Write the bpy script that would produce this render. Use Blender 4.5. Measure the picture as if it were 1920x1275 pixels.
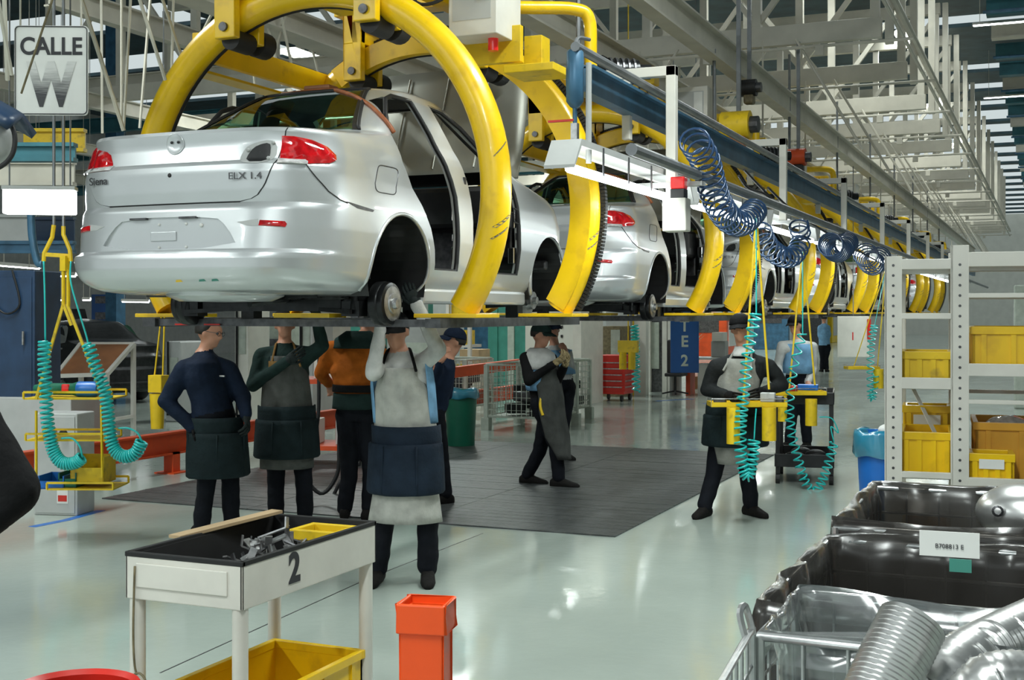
import bpy, bmesh, math, random
from mathutils import Vector, Matrix, noise
random.seed(7)
for _o in list(bpy.data.objects): bpy.data.objects.remove(_o)
scene = bpy.context.scene
COL = scene.collection
PI = math.pi
# ---------------------------------------------------------------- camera
F, HOR, EYE = 2350.0, 585.0, 1.72          # focal length in px, horizon row, eye height
TH = math.atan2(1010.0, F); CT, ST = math.cos(TH), math.sin(TH)
cam_d = bpy.data.cameras.new('camera'); cam = bpy.data.objects.new('camera', cam_d); COL.objects.link(cam)
cam.location = (0, 0, EYE); cam.rotation_euler = (PI/2, 0, TH)
cam_d.sensor_fit = 'HORIZONTAL'; cam_d.sensor_width = 36; cam_d.lens = 36*F/1920; cam_d.shift_y = -(637.5-HOR)/1920
cam_d.clip_end = 400; cam_d.clip_start = .05
scene.camera = cam
# ---------------------------------------------------------------- world, exposure
world = bpy.data.worlds.new('daylight'); scene.world = world; world.use_nodes = True
bg = world.node_tree.nodes['Background']; bg.inputs[0].default_value = (.86, .97, .98, 1); bg.inputs[1].default_value = .80
scene.view_settings.view_transform = 'Standard'; scene.view_settings.look = 'None'
scene.view_settings.gamma = 1; scene.view_settings.use_curve_mapping = False
scene.view_settings.exposure = -.2
def U(px, py, dep=None, D=None, s=None, z=None):
    """photo pixel + one known coordinate -> world point (x right of the line, y along the line, z up; D = -x)"""
    r, t = (px-960)/F, (HOR-py)/F
    X, Y = r*CT-ST, r*ST+CT
    if dep is None: dep = -D/X if D is not None else s/Y if s is not None else (z-EYE)/t
    return Vector((X*dep, Y*dep, EYE+t*dep))
def floor_at(px, py): return U(px, py, z=0.0)
# ---------------------------------------------------------------- materials
def mat(name, col, rough=.5, metal=0, var=.12, scale=8, bump=0, coat=0, emit=0, trans=0, spec=.5, dirt=None):
    m = bpy.data.materials.new(name); m.use_nodes = True; nt = m.node_tree; b = nt.nodes['Principled BSDF']
    b.inputs['Roughness'].default_value = rough; b.inputs['Metallic'].default_value = metal
    b.inputs['Coat Weight'].default_value = coat; b.inputs['Specular IOR Level'].default_value = spec
    b.inputs['Coat Roughness'].default_value = .05
    c = (*col, 1)
    tc = nt.nodes.new('ShaderNodeTexCoord')
    if var or dirt:
        n = nt.nodes.new('ShaderNodeTexNoise'); n.inputs['Scale'].default_value = scale; n.inputs['Detail'].default_value = 4
        nt.links.new(tc.outputs['Object'], n.inputs['Vector'])
        r = nt.nodes.new('ShaderNodeValToRGB'); nt.links.new(n.outputs['Fac'], r.inputs[0])
        r.color_ramp.elements[0].position = .35; r.color_ramp.elements[1].position = .65
        r.color_ramp.elements[0].color = (*(x*(1-var) for x in col), 1); r.color_ramp.elements[1].color = (*(min(1, x*(1+var)) for x in col), 1)
        src = r.outputs[0]
        if dirt:
            n2 = nt.nodes.new('ShaderNodeTexNoise'); n2.inputs['Scale'].default_value = scale*2.7; n2.inputs['Detail'].default_value = 6
            nt.links.new(tc.outputs['Object'], n2.inputs['Vector'])
            r2 = nt.nodes.new('ShaderNodeValToRGB'); nt.links.new(n2.outputs['Fac'], r2.inputs[0])
            r2.color_ramp.elements[0].position = .56; r2.color_ramp.elements[1].position = .72
            mx = nt.nodes.new('ShaderNodeMix'); mx.data_type = 'RGBA'
            nt.links.new(r2.outputs[0], mx.inputs[0]); nt.links.new(src, mx.inputs[6]); mx.inputs[7].default_value = (*dirt, 1)
            src = mx.outputs[2]
        nt.links.new(src, b.inputs['Base Color'])
    else: b.inputs['Base Color'].default_value = c
    if bump:
        n3 = nt.nodes.new('ShaderNodeTexNoise'); n3.inputs['Scale'].default_value = scale*4; n3.inputs['Detail'].default_value = 3
        nt.links.new(tc.outputs['Object'], n3.inputs['Vector'])
        bp = nt.nodes.new('ShaderNodeBump'); bp.inputs['Strength'].default_value = bump; bp.inputs['Distance'].default_value = .02
        nt.links.new(n3.outputs['Fac'], bp.inputs['Height']); nt.links.new(bp.outputs[0], b.inputs['Normal'])
    if emit:
        b.inputs['Emission Color'].default_value = c; b.inputs['Emission Strength'].default_value = emit
    if trans: b.inputs['Transmission Weight'].default_value = trans
    return m
def film(name, tint, gloss=.12, rough=.05, opac=0.0, col=(1, 1, 1)):
    """thin see-through sheet: tinted transparency + mirror film, optionally part opaque"""
    m = bpy.data.materials.new(name); m.use_nodes = True; nt = m.node_tree; nt.nodes.clear()
    o = nt.nodes.new('ShaderNodeOutputMaterial'); t = nt.nodes.new('ShaderNodeBsdfTransparent'); t.inputs[0].default_value = (*tint, 1)
    g = nt.nodes.new('ShaderNodeBsdfGlossy'); g.inputs['Roughness'].default_value = rough; g.inputs['Color'].default_value = (1, 1, 1, 1)
    d = nt.nodes.new('ShaderNodeBsdfDiffuse'); d.inputs[0].default_value = (*col, 1)
    a = nt.nodes.new('ShaderNodeMixShader'); a.inputs[0].default_value = opac
    nt.links.new(t.outputs[0], a.inputs[1]); nt.links.new(d.outputs[0], a.inputs[2])
    fr = nt.nodes.new('ShaderNodeFresnel'); fr.inputs[0].default_value = 1.5
    ad = nt.nodes.new('ShaderNodeMath'); ad.operation = 'ADD'; ad.inputs[1].default_value = gloss; nt.links.new(fr.outputs[0], ad.inputs[0])
    b = nt.nodes.new('ShaderNodeMixShader'); nt.links.new(ad.outputs[0], b.inputs[0])
    nt.links.new(a.outputs[0], b.inputs[1]); nt.links.new(g.outputs[0], b.inputs[2]); nt.links.new(b.outputs[0], o.inputs[0])
    return m
M = dict(
 silver=mat('silver paint', (.60, .62, .63), .34, .5, .03, 3, coat=.8),
 silver_trim=mat('bright trim', (.75, .75, .75), .15, 1, 0),
 hood_dim_silver=mat('hood silver with dark reflection', (.30, .30, .26), .4, .4, .08, 3),  # silver hood, the dark ceiling it mirrors is put into the colour
 red_lens=mat('red lens', (.55, .008, .012), .08, 0, .35, 22, coat=1),
 clear_lens=mat('clear lens', (.75, .72, .72), .1, .3, .2, 40, coat=1),
 black=mat('black plastic', (.012, .012, .013), .45, 0, .3, 10),
 blackgloss=mat('black steel', (.02, .021, .022), .3, .6, .3, 14),
 rubber=mat('black rubber', (.010, .010, .011), .6, 0, .2, 10),
 steel=mat('bare steel', (.42, .42, .42), .35, .9, .25, 25),
 dsteel=mat('dark steel', (.10, .10, .105), .4, .7, .3, 18),
 copper=mat('brown seal', (.33, .10, .035), .5, 0, .2, 20),
 yellow=mat('yellow enamel', (.86, .54, .004), .32, 0, .07, 3, coat=.25, dirt=(.72, .43, .008)),
 yellow2=mat('scuffed yellow', (.74, .50, .01), .45, 0, .1, 5, dirt=(.50, .33, .02)),
 scuff=mat('scuff', (.16, .13, .07), .6, 0, .3, 20),
 white=mat('white enamel', (.66, .64, .58), .42, 0, .06, 5),
 truss=mat('cream steel', (.56, .53, .45), .5, 0, .08, 3),
 cream=mat('cream wall', (.66, .66, .60), .5, 0, .05, 2),
 grey=mat('grey paint', (.36, .37, .36), .45, 0, .08, 5),
 lgrey=mat('light grey paint', (.45, .46, .45), .42, 0, .06, 5),
 pipe=mat('grey pipe', (.20, .21, .22), .4, .5, .15, 8),
 blue=mat('blue rail', (.045, .13, .22), .4, .2, .2, 6),
 navyp=mat('navy cabinet', (.015, .04, .09), .4, 0, .2, 5),
 bluep=mat('blue plastic', (.01, .14, .52), .35, 0, .08, 5),
 signblue=mat('sign blue', (.008, .07, .25), .4, 0, .05, 5),
 bagblue=film('blue bag film', (.10, .55, .75), .06, .2, .55, (.05, .42, .62)),
 tealp=mat('teal steel', (.03, .13, .16), .5, .2, .2, 3),
 roof=mat('roof sheet', (.035, .07, .085), .55, .1, .3, 2),
 cyan=mat('cyan hose', (.012, .50, .48), .28, 0, .08, 10, coat=.4),
 bhose=mat('dark blue hose', (.006, .035, .10), .3, 0, .1, 10, coat=.4),
 green=mat('green plastic', (.006, .13, .075), .4, 0, .08, 5),
 seagreen=mat('green machine', (.05, .24, .19), .5, 0, .1, 5),
 red=mat('red enamel', (.58, .022, .012), .35, 0, .08, 4),
 redor=mat('red orange steel', (.62, .07, .012), .4, 0, .12, 4),
 orange=mat('orange plastic', (.85, .085, .008), .4, 0, .06, 6),
 lampred=mat('red lamp', (.6, .01, .01), .2, 0, 0, coat=1, emit=.3),
 tube=mat('fluorescent tube', (.93, 1, 1), .3, 0, 0, emit=14),
 lampon=mat('lamp diffuser', (.93, 1, 1), .3, 0, 0, emit=9),
 duct=mat('corrugated foil', (.55, .55, .54), .3, .85, .1, 10),
 paper=mat('paper', (.75, .75, .72), .7, 0, .04, 5),
 ink=mat('ink', (.03, .03, .035), .6, 0, 0),
 brown=mat('brown board', (.26, .10, .035), .55, 0, .15, 4),
 wirez=mat('zinc wire', (.50, .51, .51), .3, .8, .15, 20),
 cage=mat('pale painted cage', (.42, .46, .40), .5, 0, .1, 10),
 bag=film('smoky bag film', (.34, .32, .30), .0, .24, .50, (.055, .050, .045)),
 clearbag=film('clear bag film', (.62, .66, .66), .10, .18, .12, (.5, .52, .52)),
 glass=film('green glass', (.22, .52, .36), .03, .02),
 skin=mat('skin', (.52, .25, .16), .5, 0, .08, 12),
 hair=mat('dark hair', (.015, .012, .01), .6, 0, .3, 40),
 cardboard=mat('cardboard', (.42, .30, .17), .7, 0, .1, 6),
 amber=mat('amber bin', (.72, .36, .03), .4, 0, .08, 5),
 leaf=mat('leaf', (.05, .16, .03), .5, 0, .3, 20),
)
# ---------------------------------------------------------------- mesh helpers
class MB:
    def __init__(s): s.v = []; s.f = []
    def add(s, vs, fs):
        o = len(s.v); s.v += [tuple(v) for v in vs]; s.f += [tuple(i+o for i in f) for f in fs]; return s
    def box(s, c, d, R=None):
        x, y, z = d[0]/2, d[1]/2, d[2]/2
        vs = [Vector((i*x, j*y, k*z)) for k in (-1, 1) for j in (-1, 1) for i in (-1, 1)]
        if R is not None: vs = [R @ v for v in vs]
        c = Vector(c)
        return s.add([v+c for v in vs], [(0, 2, 3, 1), (4, 5, 7, 6), (0, 1, 5, 4), (2, 6, 7, 3), (0, 4, 6, 2), (1, 3, 7, 5)])
    def b2(s, lo, hi): return s.box([(a+b)/2 for a, b in zip(lo, hi)], [abs(b-a) for a, b in zip(lo, hi)])
    def bar(s, p, q, w, h=None, up=(0, 0, 1)):
        p, q = Vector(p), Vector(q); d = q-p; L = d.length; d.normalize(); up = Vector(up)
        if abs(d.dot(up)) > .99: up = Vector((0, 1, 0))
        x = d.cross(up).normalized(); z = x.cross(d)
        return s.box((p+q)/2, (w, L, h or w), Matrix((x, d, z)).transposed())
    def tube(s, pts, r, n=8, closed=False, caps=True):
        pts = [Vector(p) for p in pts]; N = len(pts); rs = r if isinstance(r, (list, tuple)) else [r]*N
        ref = Vector((0.13, .21, .97)); vs = []; prev = None
        for i, p in enumerate(pts):
            a = pts[(i-1) % N] if (closed or i) else p; b = pts[(i+1) % N] if (closed or i < N-1) else p
            d = (b-a).normalized()
            x = (prev - d*prev.dot(d)) if prev is not None else d.cross(ref)
            if x.length < 1e-6: x = d.cross(Vector((1, 0, 0)))
            x.normalize(); prev = x; y = d.cross(x)
            vs += [p + (x*math.cos(2*PI*k/n)+y*math.sin(2*PI*k/n))*rs[i] for k in range(n)]
        fs = [(i*n+k, i*n+(k+1) % n, ((i+1) % N)*n+(k+1) % n, ((i+1) % N)*n+k) for i in range(N if closed else N-1) for k in range(n)]
        if caps and not closed: fs += [tuple(range(n-1, -1, -1)), tuple((N-1)*n+k for k in range(n))]
        return s.add(vs, fs)
    def cyl(s, p, q, r, n=14, r2=None): return s.tube([p, q], [r, r if r2 is None else r2], n)
    def lathe(s, prof, c=(0, 0, 0), axis=2, n=24, caps=False):
        vs = []
        for r, h in prof:
            for k in range(n):
                a = 2*PI*k/n; q = [0, 0, 0]; q[axis] = h; q[(axis+1) % 3] = r*math.cos(a); q[(axis+2) % 3] = r*math.sin(a)
                vs.append((q[0]+c[0], q[1]+c[1], q[2]+c[2]))
        fs = [(i*n+k, i*n+(k+1) % n, (i+1)*n+(k+1) % n, (i+1)*n+k) for i in range(len(prof)-1) for k in range(n)]
        if caps: fs += [tuple(range(n-1, -1, -1)), tuple((len(prof)-1)*n+k for k in range(n))]
        return s.add(vs, fs)
    def prism(s, poly, axis, lo, hi):
        """poly in the two other axes (cyclic order axis+1, axis+2)"""
        n = len(poly); vs = []
        for h in (lo, hi):
            for a, b in poly:
                q = [0, 0, 0]; q[axis] = h; q[(axis+1) % 3] = a; q[(axis+2) % 3] = b; vs.append(q)
        return s.add(vs, [tuple(range(n-1, -1, -1)), tuple(range(n, 2*n))]+[(i, (i+1) % n, n+(i+1) % n, n+i) for i in range(n)])
    def grid(s, rows, closed=False):
        R, C = len(rows), len(rows[0]); vs = [p for r in rows for p in r]
        return s.add(vs, [(i*C+j, i*C+(j+1) % C, (i+1)*C+(j+1) % C, (i+1)*C+j) for i in range(R-1) for j in range(C if closed else C-1)])
    def ball(s, c, r, n=12, sc=(1, 1, 1)):
        rows = [[(c[0]+r*sc[0]*math.sin(PI*i/n)*math.cos(2*PI*j/(n+4)), c[1]+r*sc[1]*math.sin(PI*i/n)*math.sin(2*PI*j/(n+4)), c[2]+r*sc[2]*math.cos(PI*i/n)) for j in range(n+4)] for i in range(n+1)]
        return s.grid(rows, True)
    def build(s, name, m, parent=None, smooth=False, bevel=0, solid=0, sub=0):
        me = bpy.data.meshes.new(name); me.from_pydata(s.v, [], s.f); me.update()
        bm = bmesh.new(); bm.from_mesh(me); bmesh.ops.remove_doubles(bm, verts=bm.verts, dist=1e-5)
        if not solid: bmesh.ops.recalc_face_normals(bm, faces=bm.faces)
        bm.to_mesh(me); bm.free()
        return link(name, me, m, parent, smooth, bevel, solid, sub)
def link(name, me, m, parent=None, smooth=False, bevel=0, solid=0, sub=0):
    if m is not None:
        for k in (m if isinstance(m, (list, tuple)) else [m]): me.materials.append(M[k] if isinstance(k, str) else k)
    o = bpy.data.objects.new(name, me); COL.objects.link(o)
    if parent: o.parent = parent
    if smooth:
        me.shade_smooth() if smooth is True else me.set_sharp_from_angle(angle=math.radians(smooth))
        if smooth is not True: me.polygons.foreach_set('use_smooth', [True]*len(me.polygons))
    if solid: md = o.modifiers.new('solid', 'SOLIDIFY'); md.thickness = solid; md.offset = 0
    if bevel: md = o.modifiers.new('bevel', 'BEVEL'); md.width = bevel; md.segments = 2; md.limit_method = 'ANGLE'
    if sub: md = o.modifiers.new('sub', 'SUBSURF'); md.levels = md.render_levels = sub
    return o
def tag(o, label, cat, group=None, kind=None):
    o['label'] = label; o['category'] = cat
    if group: o['group'] = group
    if kind: o['kind'] = kind
    return o
def thing(name, label, cat, loc=(0, 0, 0), rz=0, group=None):
    o = bpy.data.objects.new(name, None); COL.objects.link(o); o.location = loc; o.rotation_euler = (0, 0, rz); o.empty_display_size = .1
    return tag(o, label, cat, group)
def struct(o): o['kind'] = 'structure'; return o
def dup(o, parent=None, loc=None, rz=None, label=None):
    c = o.copy(); COL.objects.link(c); c.parent = parent
    if loc is not None: c.location = loc
    if rz is not None: c.rotation_euler = (0, 0, rz)
    if label: c['label'] = label
    for ch in list(o.children): dup(ch, c)
    return c
def text(name, body, m, parent, size, mtx, ext=.002, align='CENTER', sx=1, bold=0):
    cu = bpy.data.curves.new(name, 'FONT'); cu.body = body; cu.size = size; cu.extrude = ext; cu.align_x = align; cu.align_y = 'CENTER'; cu.offset = bold
    t = bpy.data.objects.new('tmp', cu); COL.objects.link(t); bpy.context.view_layer.update()
    me = bpy.data.meshes.new_from_object(t.evaluated_get(bpy.context.evaluated_depsgraph_get())); bpy.data.objects.remove(t)
    for v in me.vertices: v.co = mtx @ Vector((v.co.x*sx, v.co.y, v.co.z))
    return link(name, me, m, parent)
def frame(origin, right, up):
    r, u = Vector(right).normalized(), Vector(up).normalized(); n = r.cross(u)
    m = Matrix((r, u, n)).transposed().to_4x4(); m.translation = Vector(origin); return m
def helix(path, R, turns, per=14):
    """coil points around a polyline; turns may bunch along the path via uneven path points"""
    path = [Vector(p) for p in path]; n = int(turns*per); out = []; seg = len(path)-1
    prev = None
    for i in range(n+1):
        t = i/n*seg; k = min(int(t), seg-1); f = t-k
        p = path[k].lerp(path[k+1], f)
        d = (path[min(k+1, seg)]-path[k]).normalized()
        if f > .5 and k+2 <= seg: d = d.lerp((path[k+2]-path[k+1]).normalized(), f-.5)
        elif f < .5 and k: d = d.lerp((path[k]-path[k-1]).normalized(), .5-f)
        d.normalize()
        x = (prev-d*prev.dot(d)) if prev is not None else d.cross(Vector((.3, 1, .1)))
        x.normalize(); prev = x; y = d.cross(x); a = 2*PI*i/per
        out.append(p+(x*math.cos(a)+y*math.sin(a))*R)
    return out
def smoothpath(pts, n=8):
    pts = [Vector(p) for p in pts]; out = []
    for i in range(len(pts)-1):
        p0, p1, p2, p3 = pts[max(i-1, 0)], pts[i], pts[i+1], pts[min(i+2, len(pts)-1)]
        for k in range(n):
            t = k/n
            out.append(.5*((2*p1)+(p2-p0)*t+(2*p0-5*p1+4*p2-p3)*t*t+(3*p1-p0-3*p2+p3)*t**3))
    return out+[pts[-1]]
def boolean(o, cutters, op='DIFFERENCE'):
    for c in cutters:
        md = o.modifiers.new('b', 'BOOLEAN'); md.operation = op; md.object = c; md.solver = 'EXACT'
    bpy.context.view_layer.update()
    me = bpy.data.meshes.new_from_object(o.evaluated_get(bpy.context.evaluated_depsgraph_get()))
    o.modifiers.clear(); o.data = me
    for c in cutters: bpy.data.objects.remove(c)
    return o
# ================================================================ setting: floor, walls, roof
ordn = 'first second third fourth fifth sixth seventh eighth ninth tenth eleventh twelfth thirteenth fourteenth fifteenth sixteenth seventeenth eighteenth nineteenth twentieth twenty-first twenty-second twenty-third twenty-fourth'.split()
def nodes_floor():
    m = mat('epoxy floor', (.385, .44, .395), .16, 0, .06, .8, spec=.8); nt = m.node_tree; b = nt.nodes['Principled BSDF']
    tc = nt.nodes['Texture Coordinate']
    n = nt.nodes.new('ShaderNodeTexNoise'); n.inputs['Scale'].default_value = 1.3; n.inputs['Detail'].default_value = 6; nt.links.new(tc.outputs['Object'], n.inputs['Vector'])
    mr = nt.nodes.new('ShaderNodeMapRange'); mr.inputs[1].default_value = .3; mr.inputs[2].default_value = .7; mr.inputs[3].default_value = .07; mr.inputs[4].default_value = .17
    nt.links.new(n.outputs['Fac'], mr.inputs[0]); nt.links.new(mr.outputs[0], b.inputs['Roughness'])
    n3 = nt.nodes.new('ShaderNodeTexNoise'); n3.inputs['Scale'].default_value = 14; n3.inputs['Detail'].default_value = 3; nt.links.new(tc.outputs['Object'], n3.inputs['Vector'])
    bp = nt.nodes.new('ShaderNodeBump'); bp.inputs['Strength'].default_value = .10; bp.inputs['Distance'].default_value = .01
    nt.links.new(n3.outputs['Fac'], bp.inputs['Height']); nt.links.new(bp.outputs[0], b.inputs['Normal'])
    return m
M['epoxy'] = nodes_floor()
floor = struct(MB().b2((-32, -12, -.2), (12, 100, 0)).build('floor', 'epoxy'))
for a, b in (((300, 1262), (690, 1085)), ((690, 1085), (905, 1000))):
    p, q = floor_at(*a), floor_at(*b); MB().bar((p.x, p.y, .0005), (q.x, q.y, .0005), .008, .002).build('floor_joint', 'dsteel', floor)
for pts in ([(60, 988), (125, 975), (190, 957)], [(1395, 751), (1320, 757)], [(1230, 752), (1300, 748)]):
    P = [floor_at(*p) for p in pts]
    for p, q in zip(P, P[1:]): MB().bar((p.x, p.y, .0006), (q.x, q.y, .0006), .08, .002).build('floor_line', 'bluep', floor)
struct(MB().b2((-32.3, -12, 0), (-32, 100, 9)).build('wall_left', 'grey'))
struct(MB().b2((12, -12, 0), (12.3, 100, 9)).build('wall_right', 'cream'))
struct(MB().b2((-32, 100, 0), (12, 100.3, 9)).build('wall_back', 'cream'))
# roof: sheets with skylight gaps
roof = struct(MB().b2((-32, -12, 8.9), (-19, 23.5, 9.0)).build('ceiling', 'roof'))
for y0, y1 in ((25.6, 28.0), (30.0, 33.0), (35.0, 100)): MB().b2((-32, y0, 8.9), (-19, y1, 9.0)).build('roof_sheet', 'roof', roof)
s = -12.0
while s < 98:
    solid = 5.2 if s < 34 else 2.0 if s < 44 else .7; gap = 1.3 if s < 34 else 1.5 if s < 44 else 2.9
    MB().b2((-19, s, 8.9), (12, s+solid, 9.0)).build('roof_sheet', 'roof', roof)
    s += solid+gap
# roof purlins over the right bay
for k in range(24):
    y = 15.5+k*2.35
    b = MB(); b.b2((-1.2, y-.11, 7.75), (12, y+.11, 8.05)); b.b2((-1.2, y-.16, 8.03), (12, y+.16, 8.07)); b.b2((-1.2, y-.16, 7.73), (12, y+.16, 7.77))
    tag(b.build('roof_purlin', ('truss', 'tealp', 'tealp')[k % 3]), '%s roof purlin crossing the right bay, counted from the top edge' % ordn[k], 'beam', 'roof purlins of the right bay')
    if k % 2 == 0:
        p = MB(); p.cyl((-1.2, y+.9, 7.5), (12, y+.9, 7.5), .035, 8); p.cyl((1.2+(k % 3), y+.9, 7.5), (1.2+(k % 3), y+.9, 8.9), .03, 6)
        tag(p.build('sprinkler_pipe', 'blue'), '%s thin blue pipe slung under the right bay purlins' % ordn[k//2], 'pipe', 'pipes of the right bay')
# cross trusses over the line
def truss():
    t = thing('roof_truss', '', 'truss', (0, 0, 0))
    MB().b2((-15, -.06, 5.08), (-1.9, .06, 5.33)).build('lower_chord', 'truss', t, bevel=.006)
    MB().b2((-15, -.08, 7.3), (-1.9, .08, 7.5)).build('upper_chord', 'truss', t)
    n = 9; dx = 13.1/n
    for i in range(n+1):
        x = -1.98-i*dx; MB().b2((x-.055, -.055, 5.33), (x+.055, .055, 7.3)).build('post', 'truss', t)
        if i < n: MB().bar((x, .0, 5.36) if i % 2 else (x, 0, 7.28), (x-dx, 0, 7.28) if i % 2 else (x-dx, 0, 5.36), .07, .07).build('diagonal', 'truss', t)
    MB().cyl((-1.5, -.3, 4.98), (-9.5, -.3, 4.98), .022, 8).build('conduit', 'truss', t)
    for x in (-2.6, -4.0, -5.6, -7.0):
        MB().b2((x-.05, -.34, 4.86), (x+.05, -.26, 4.98)).build('junction_box', 'truss', t)
    for x in (-3.3, -4.9, -6.6): MB().cyl((x, -.3, 3.9), (x, -.3, 5.1), .012, 6).build('hanger_rod', 'truss', t)
    for x, d in ((-2.9, .8), (-4.4, -.9), (-6.1, .9)): MB().cyl((x, -.25, 5.1), (x+d, -.25, 3.7), .018, 6).build('sway_rod', 'truss', t)
    MB().b2((-1.86, -.05, 5.0), (-1.76, .05, 7.5)).build('end_post', 'truss', t)
    return t
t0 = truss()
t0.location.y = 15.9; t0['group'] = 'cream cross trusses'; t0['label'] = 'cream steel cross truss over the line, first from the top of the picture'
for k in range(1, 15): dup(t0, None, (0, 15.9+2.95*k, 0), 0, 'cream steel cross truss over the line, %s from the top of the picture' % ordn[k])
for z, r, lb in ((5.45, .05, 'thick cream conduit running along the right ends of the cross trusses'), (5.22, .025, 'thin cream conduit just below the thick one along the truss ends')):
    tag(MB().cyl((-1.72, 8, z), (-1.72, 62, z), r, 8).build('conduit_run', 'truss'), lb, 'pipe')
# monorail beams along the line
def ibeam(m, p, q, w, h, t=.02):
    p, q = Vector(p), Vector(q); m.bar(p, q, t, h)
    for dz in (-h/2, h/2): m.bar(p+Vector((0, 0, dz)), q+Vector((0, 0, dz)), w, t)
    return m
for x, z, w, h, y0, y1, lb in ((-3.15, 4.42, .16, .26, 4, 60, 'cream monorail beam running diagonally above the blue rail'),
    (-6.9, 4.55, .30, .22, 4, 60, 'wide cream monorail beam passing behind the big yellow ring'), (-4.3, 4.45, .2, .24, 3, 60, 'cream conveyor track directly above the yellow carriers')):
    tag(ibeam(MB(), (x, y0, z), (x, y1, z), w, h).build('monorail_beam', 'truss'), lb, 'beam')
# hanger rods, upper left: V bundles that hold the left track
rods = [((150, -10), (232, 245), 8.6), ((245, -5), (232, 240), 9.4), ((228, 0), (228, 240), 10.5), ((262, 0), (310, 150), 8.0), ((305, 0), (345, 120), 9.0), ((325, 0), (322, 130), 10.2), ((98, 0), (40, 175), 6.6), ((0, 20), (22, 140), 6.8), ((505, 60), (530, 160), 12), ((540, 90), (555, 160), 12), ((585, 90), (600, 150), 13), ((470, 60), (478, 165), 12.5), ((520, 80), (500, 150), 12.2), ((440, 70), (442, 130), 12.8), ((395, 30), (380, 60), 12), ((190, 0), (192, 250), 13), ((280, 20), (262, 240), 11.5), ((8, 0), (14, 150), 7.2)]
rank = sorted(range(len(rods)), key=lambda k: rods[k][0][0]+rods[k][1][0]); ordr = {k: ordn[n] for n, k in enumerate([k for k in rank if k != 6])}
for i, (a, b, d) in enumerate(rods):
    p, q = U(*a, dep=d), U(*b, dep=d+.25); v = (p-q); p = p+v*1.2
    r = .012 if i not in (0, 6) else .015 if i == 0 else .006
    tag(MB().cyl(q, p, r*(1.0 if i < 8 else 1.2), 6).build('hanger_rod', 'truss' if i != 6 else 'scuff'), 'thin cream hanger rod near the upper left, %s from the left edge' % ordr[i] if i != 6 else 'dark thin rod crossing in front of the street sign', 'rod', 'hanger rods' if i != 6 else None)
# side bay clutter in the roof space, left
for k in range(9):
    y = 17+k*3.6
    b = ibeam(MB(), (-31, y, 5.6), (-8.2, y, 5.6), .16, .28); tag(b.build('bay_beam', 'tealp' if k % 3 else 'truss'), '%s horizontal beam in the left roof space, counted from the camera' % ordn[k], 'beam', 'left bay beams')
for k in range(4):
    b = ibeam(MB(), (-9.5-k*4.2, 10, 5.0), (-9.5-k*4.2, 60, 5.0), .14, .22); tag(b.build('bay_rail', 'truss'), '%s cream rail of the left bay, counted from the line' % ordn[k], 'beam', 'left bay rails')
for x, y in ((-19, 13), (-19, 22), (-19, 32), (-14, 40), (-25, 20)):
    tag(MB().b2((x-.15, y-.15, 0), (x+.15, y+.15, 8.9)).build('steel_column', 'blue'), 'blue steel column standing in the left bay', 'column', 'blue columns')
# lamps: reflector trough + tube (area light sits in the trough)
def lamp_fix(name, label, group, p, q, w, power, bare=False, cat='lamp'):
    p, q = Vector(p), Vector(q); t = thing(name, label, cat, (p+q)/2, 0, group); h = (q-p)/2; L = h.length*2
    n = Vector((-h.y, h.x, 0)).normalized()*w/2
    hh = MB(); hh.grid([[-h-n, h-n], [-h-n*.5+Vector((0, 0, .05)), h-n*.5+Vector((0, 0, .05))], [-h+n*.5+Vector((0, 0, .05)), h+n*.5+Vector((0, 0, .05))], [-h+n, h+n]]); hh.build('lamp_housing', 'white', t, solid=.006)
    MB().cyl(-h*.97, h*.97, .022 if w < .3 else .04, 8).build('lamp_tube', 'tube', t, smooth=True)
    for e in (-.8, .8): q = h*e; MB().cyl((q.x, q.y, .04), (q.x, q.y, 8.92-t.location.z), .006, 5).build('hanger', 'truss', t)
    if power:
        l = bpy.data.lights.new('light', 'AREA'); l.shape = 'RECTANGLE'; l.size = w; l.size_y = L; l.energy = power; l.color = (.92, 1, .97)
        lo = bpy.data.objects.new('lamp_light', l); COL.objects.link(lo); lo.parent = t; lo.location = (0, 0, -.03); lo.rotation_euler = (0, 0, math.atan2(h.y, h.x)+PI/2)
    return t
n_l = 0
for k in range(3):
    for x in (-1.0, -8.2):
        y = -6+k*6.5; lamp_fix('fill_lamp', '%s unseen tube lamp added above the near end of the line' % ordn[n_l], 'added fill lamps above the line', (x, y-1.2, 5.9), (x, y+1.2, 5.9), .4, 330); n_l += 1  # lamps above the frame, added to light the scene
for k in range(8): lamp_fix('hall_lamp', '%s long tube lamp in the row beyond the cars' % ordn[k], 'tube lamps beyond the cars', (-11.2, 17+k*5.4, 5.9), (-11.2, 19.2+k*5.4, 5.9), .5, 330)
for k in range(4): lamp_fix('truss_fill_lamp', '%s tube lamp added inside the trusses over the aisle' % ordn[k], 'added fill lamps in the trusses', (-2.9, 18.5+k*8.85, 7.6), (-2.9, 20.5+k*8.85, 7.6), .3, 200)  # lamps added among the trusses to brighten the steel
for i, (px, y, lb) in enumerate(((1800, 22.6, 'lit tube lamp nearest under the right bay purlins'), (1885, 22.7, 'lit tube lamp at the right picture edge beside the nearest one'), (1892, 27.4, 'second lit tube lamp down the right bay, at the picture edge'), (1895, 36.8, 'third lit tube lamp down the right bay, small'))):
    p = U(px, 150, s=y); lamp_fix('bay_lamp', lb, 'tube lamps of the right bay', (p.x-.7, y, 7.60), (p.x+.7, y, 7.60), .16, 40)
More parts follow.
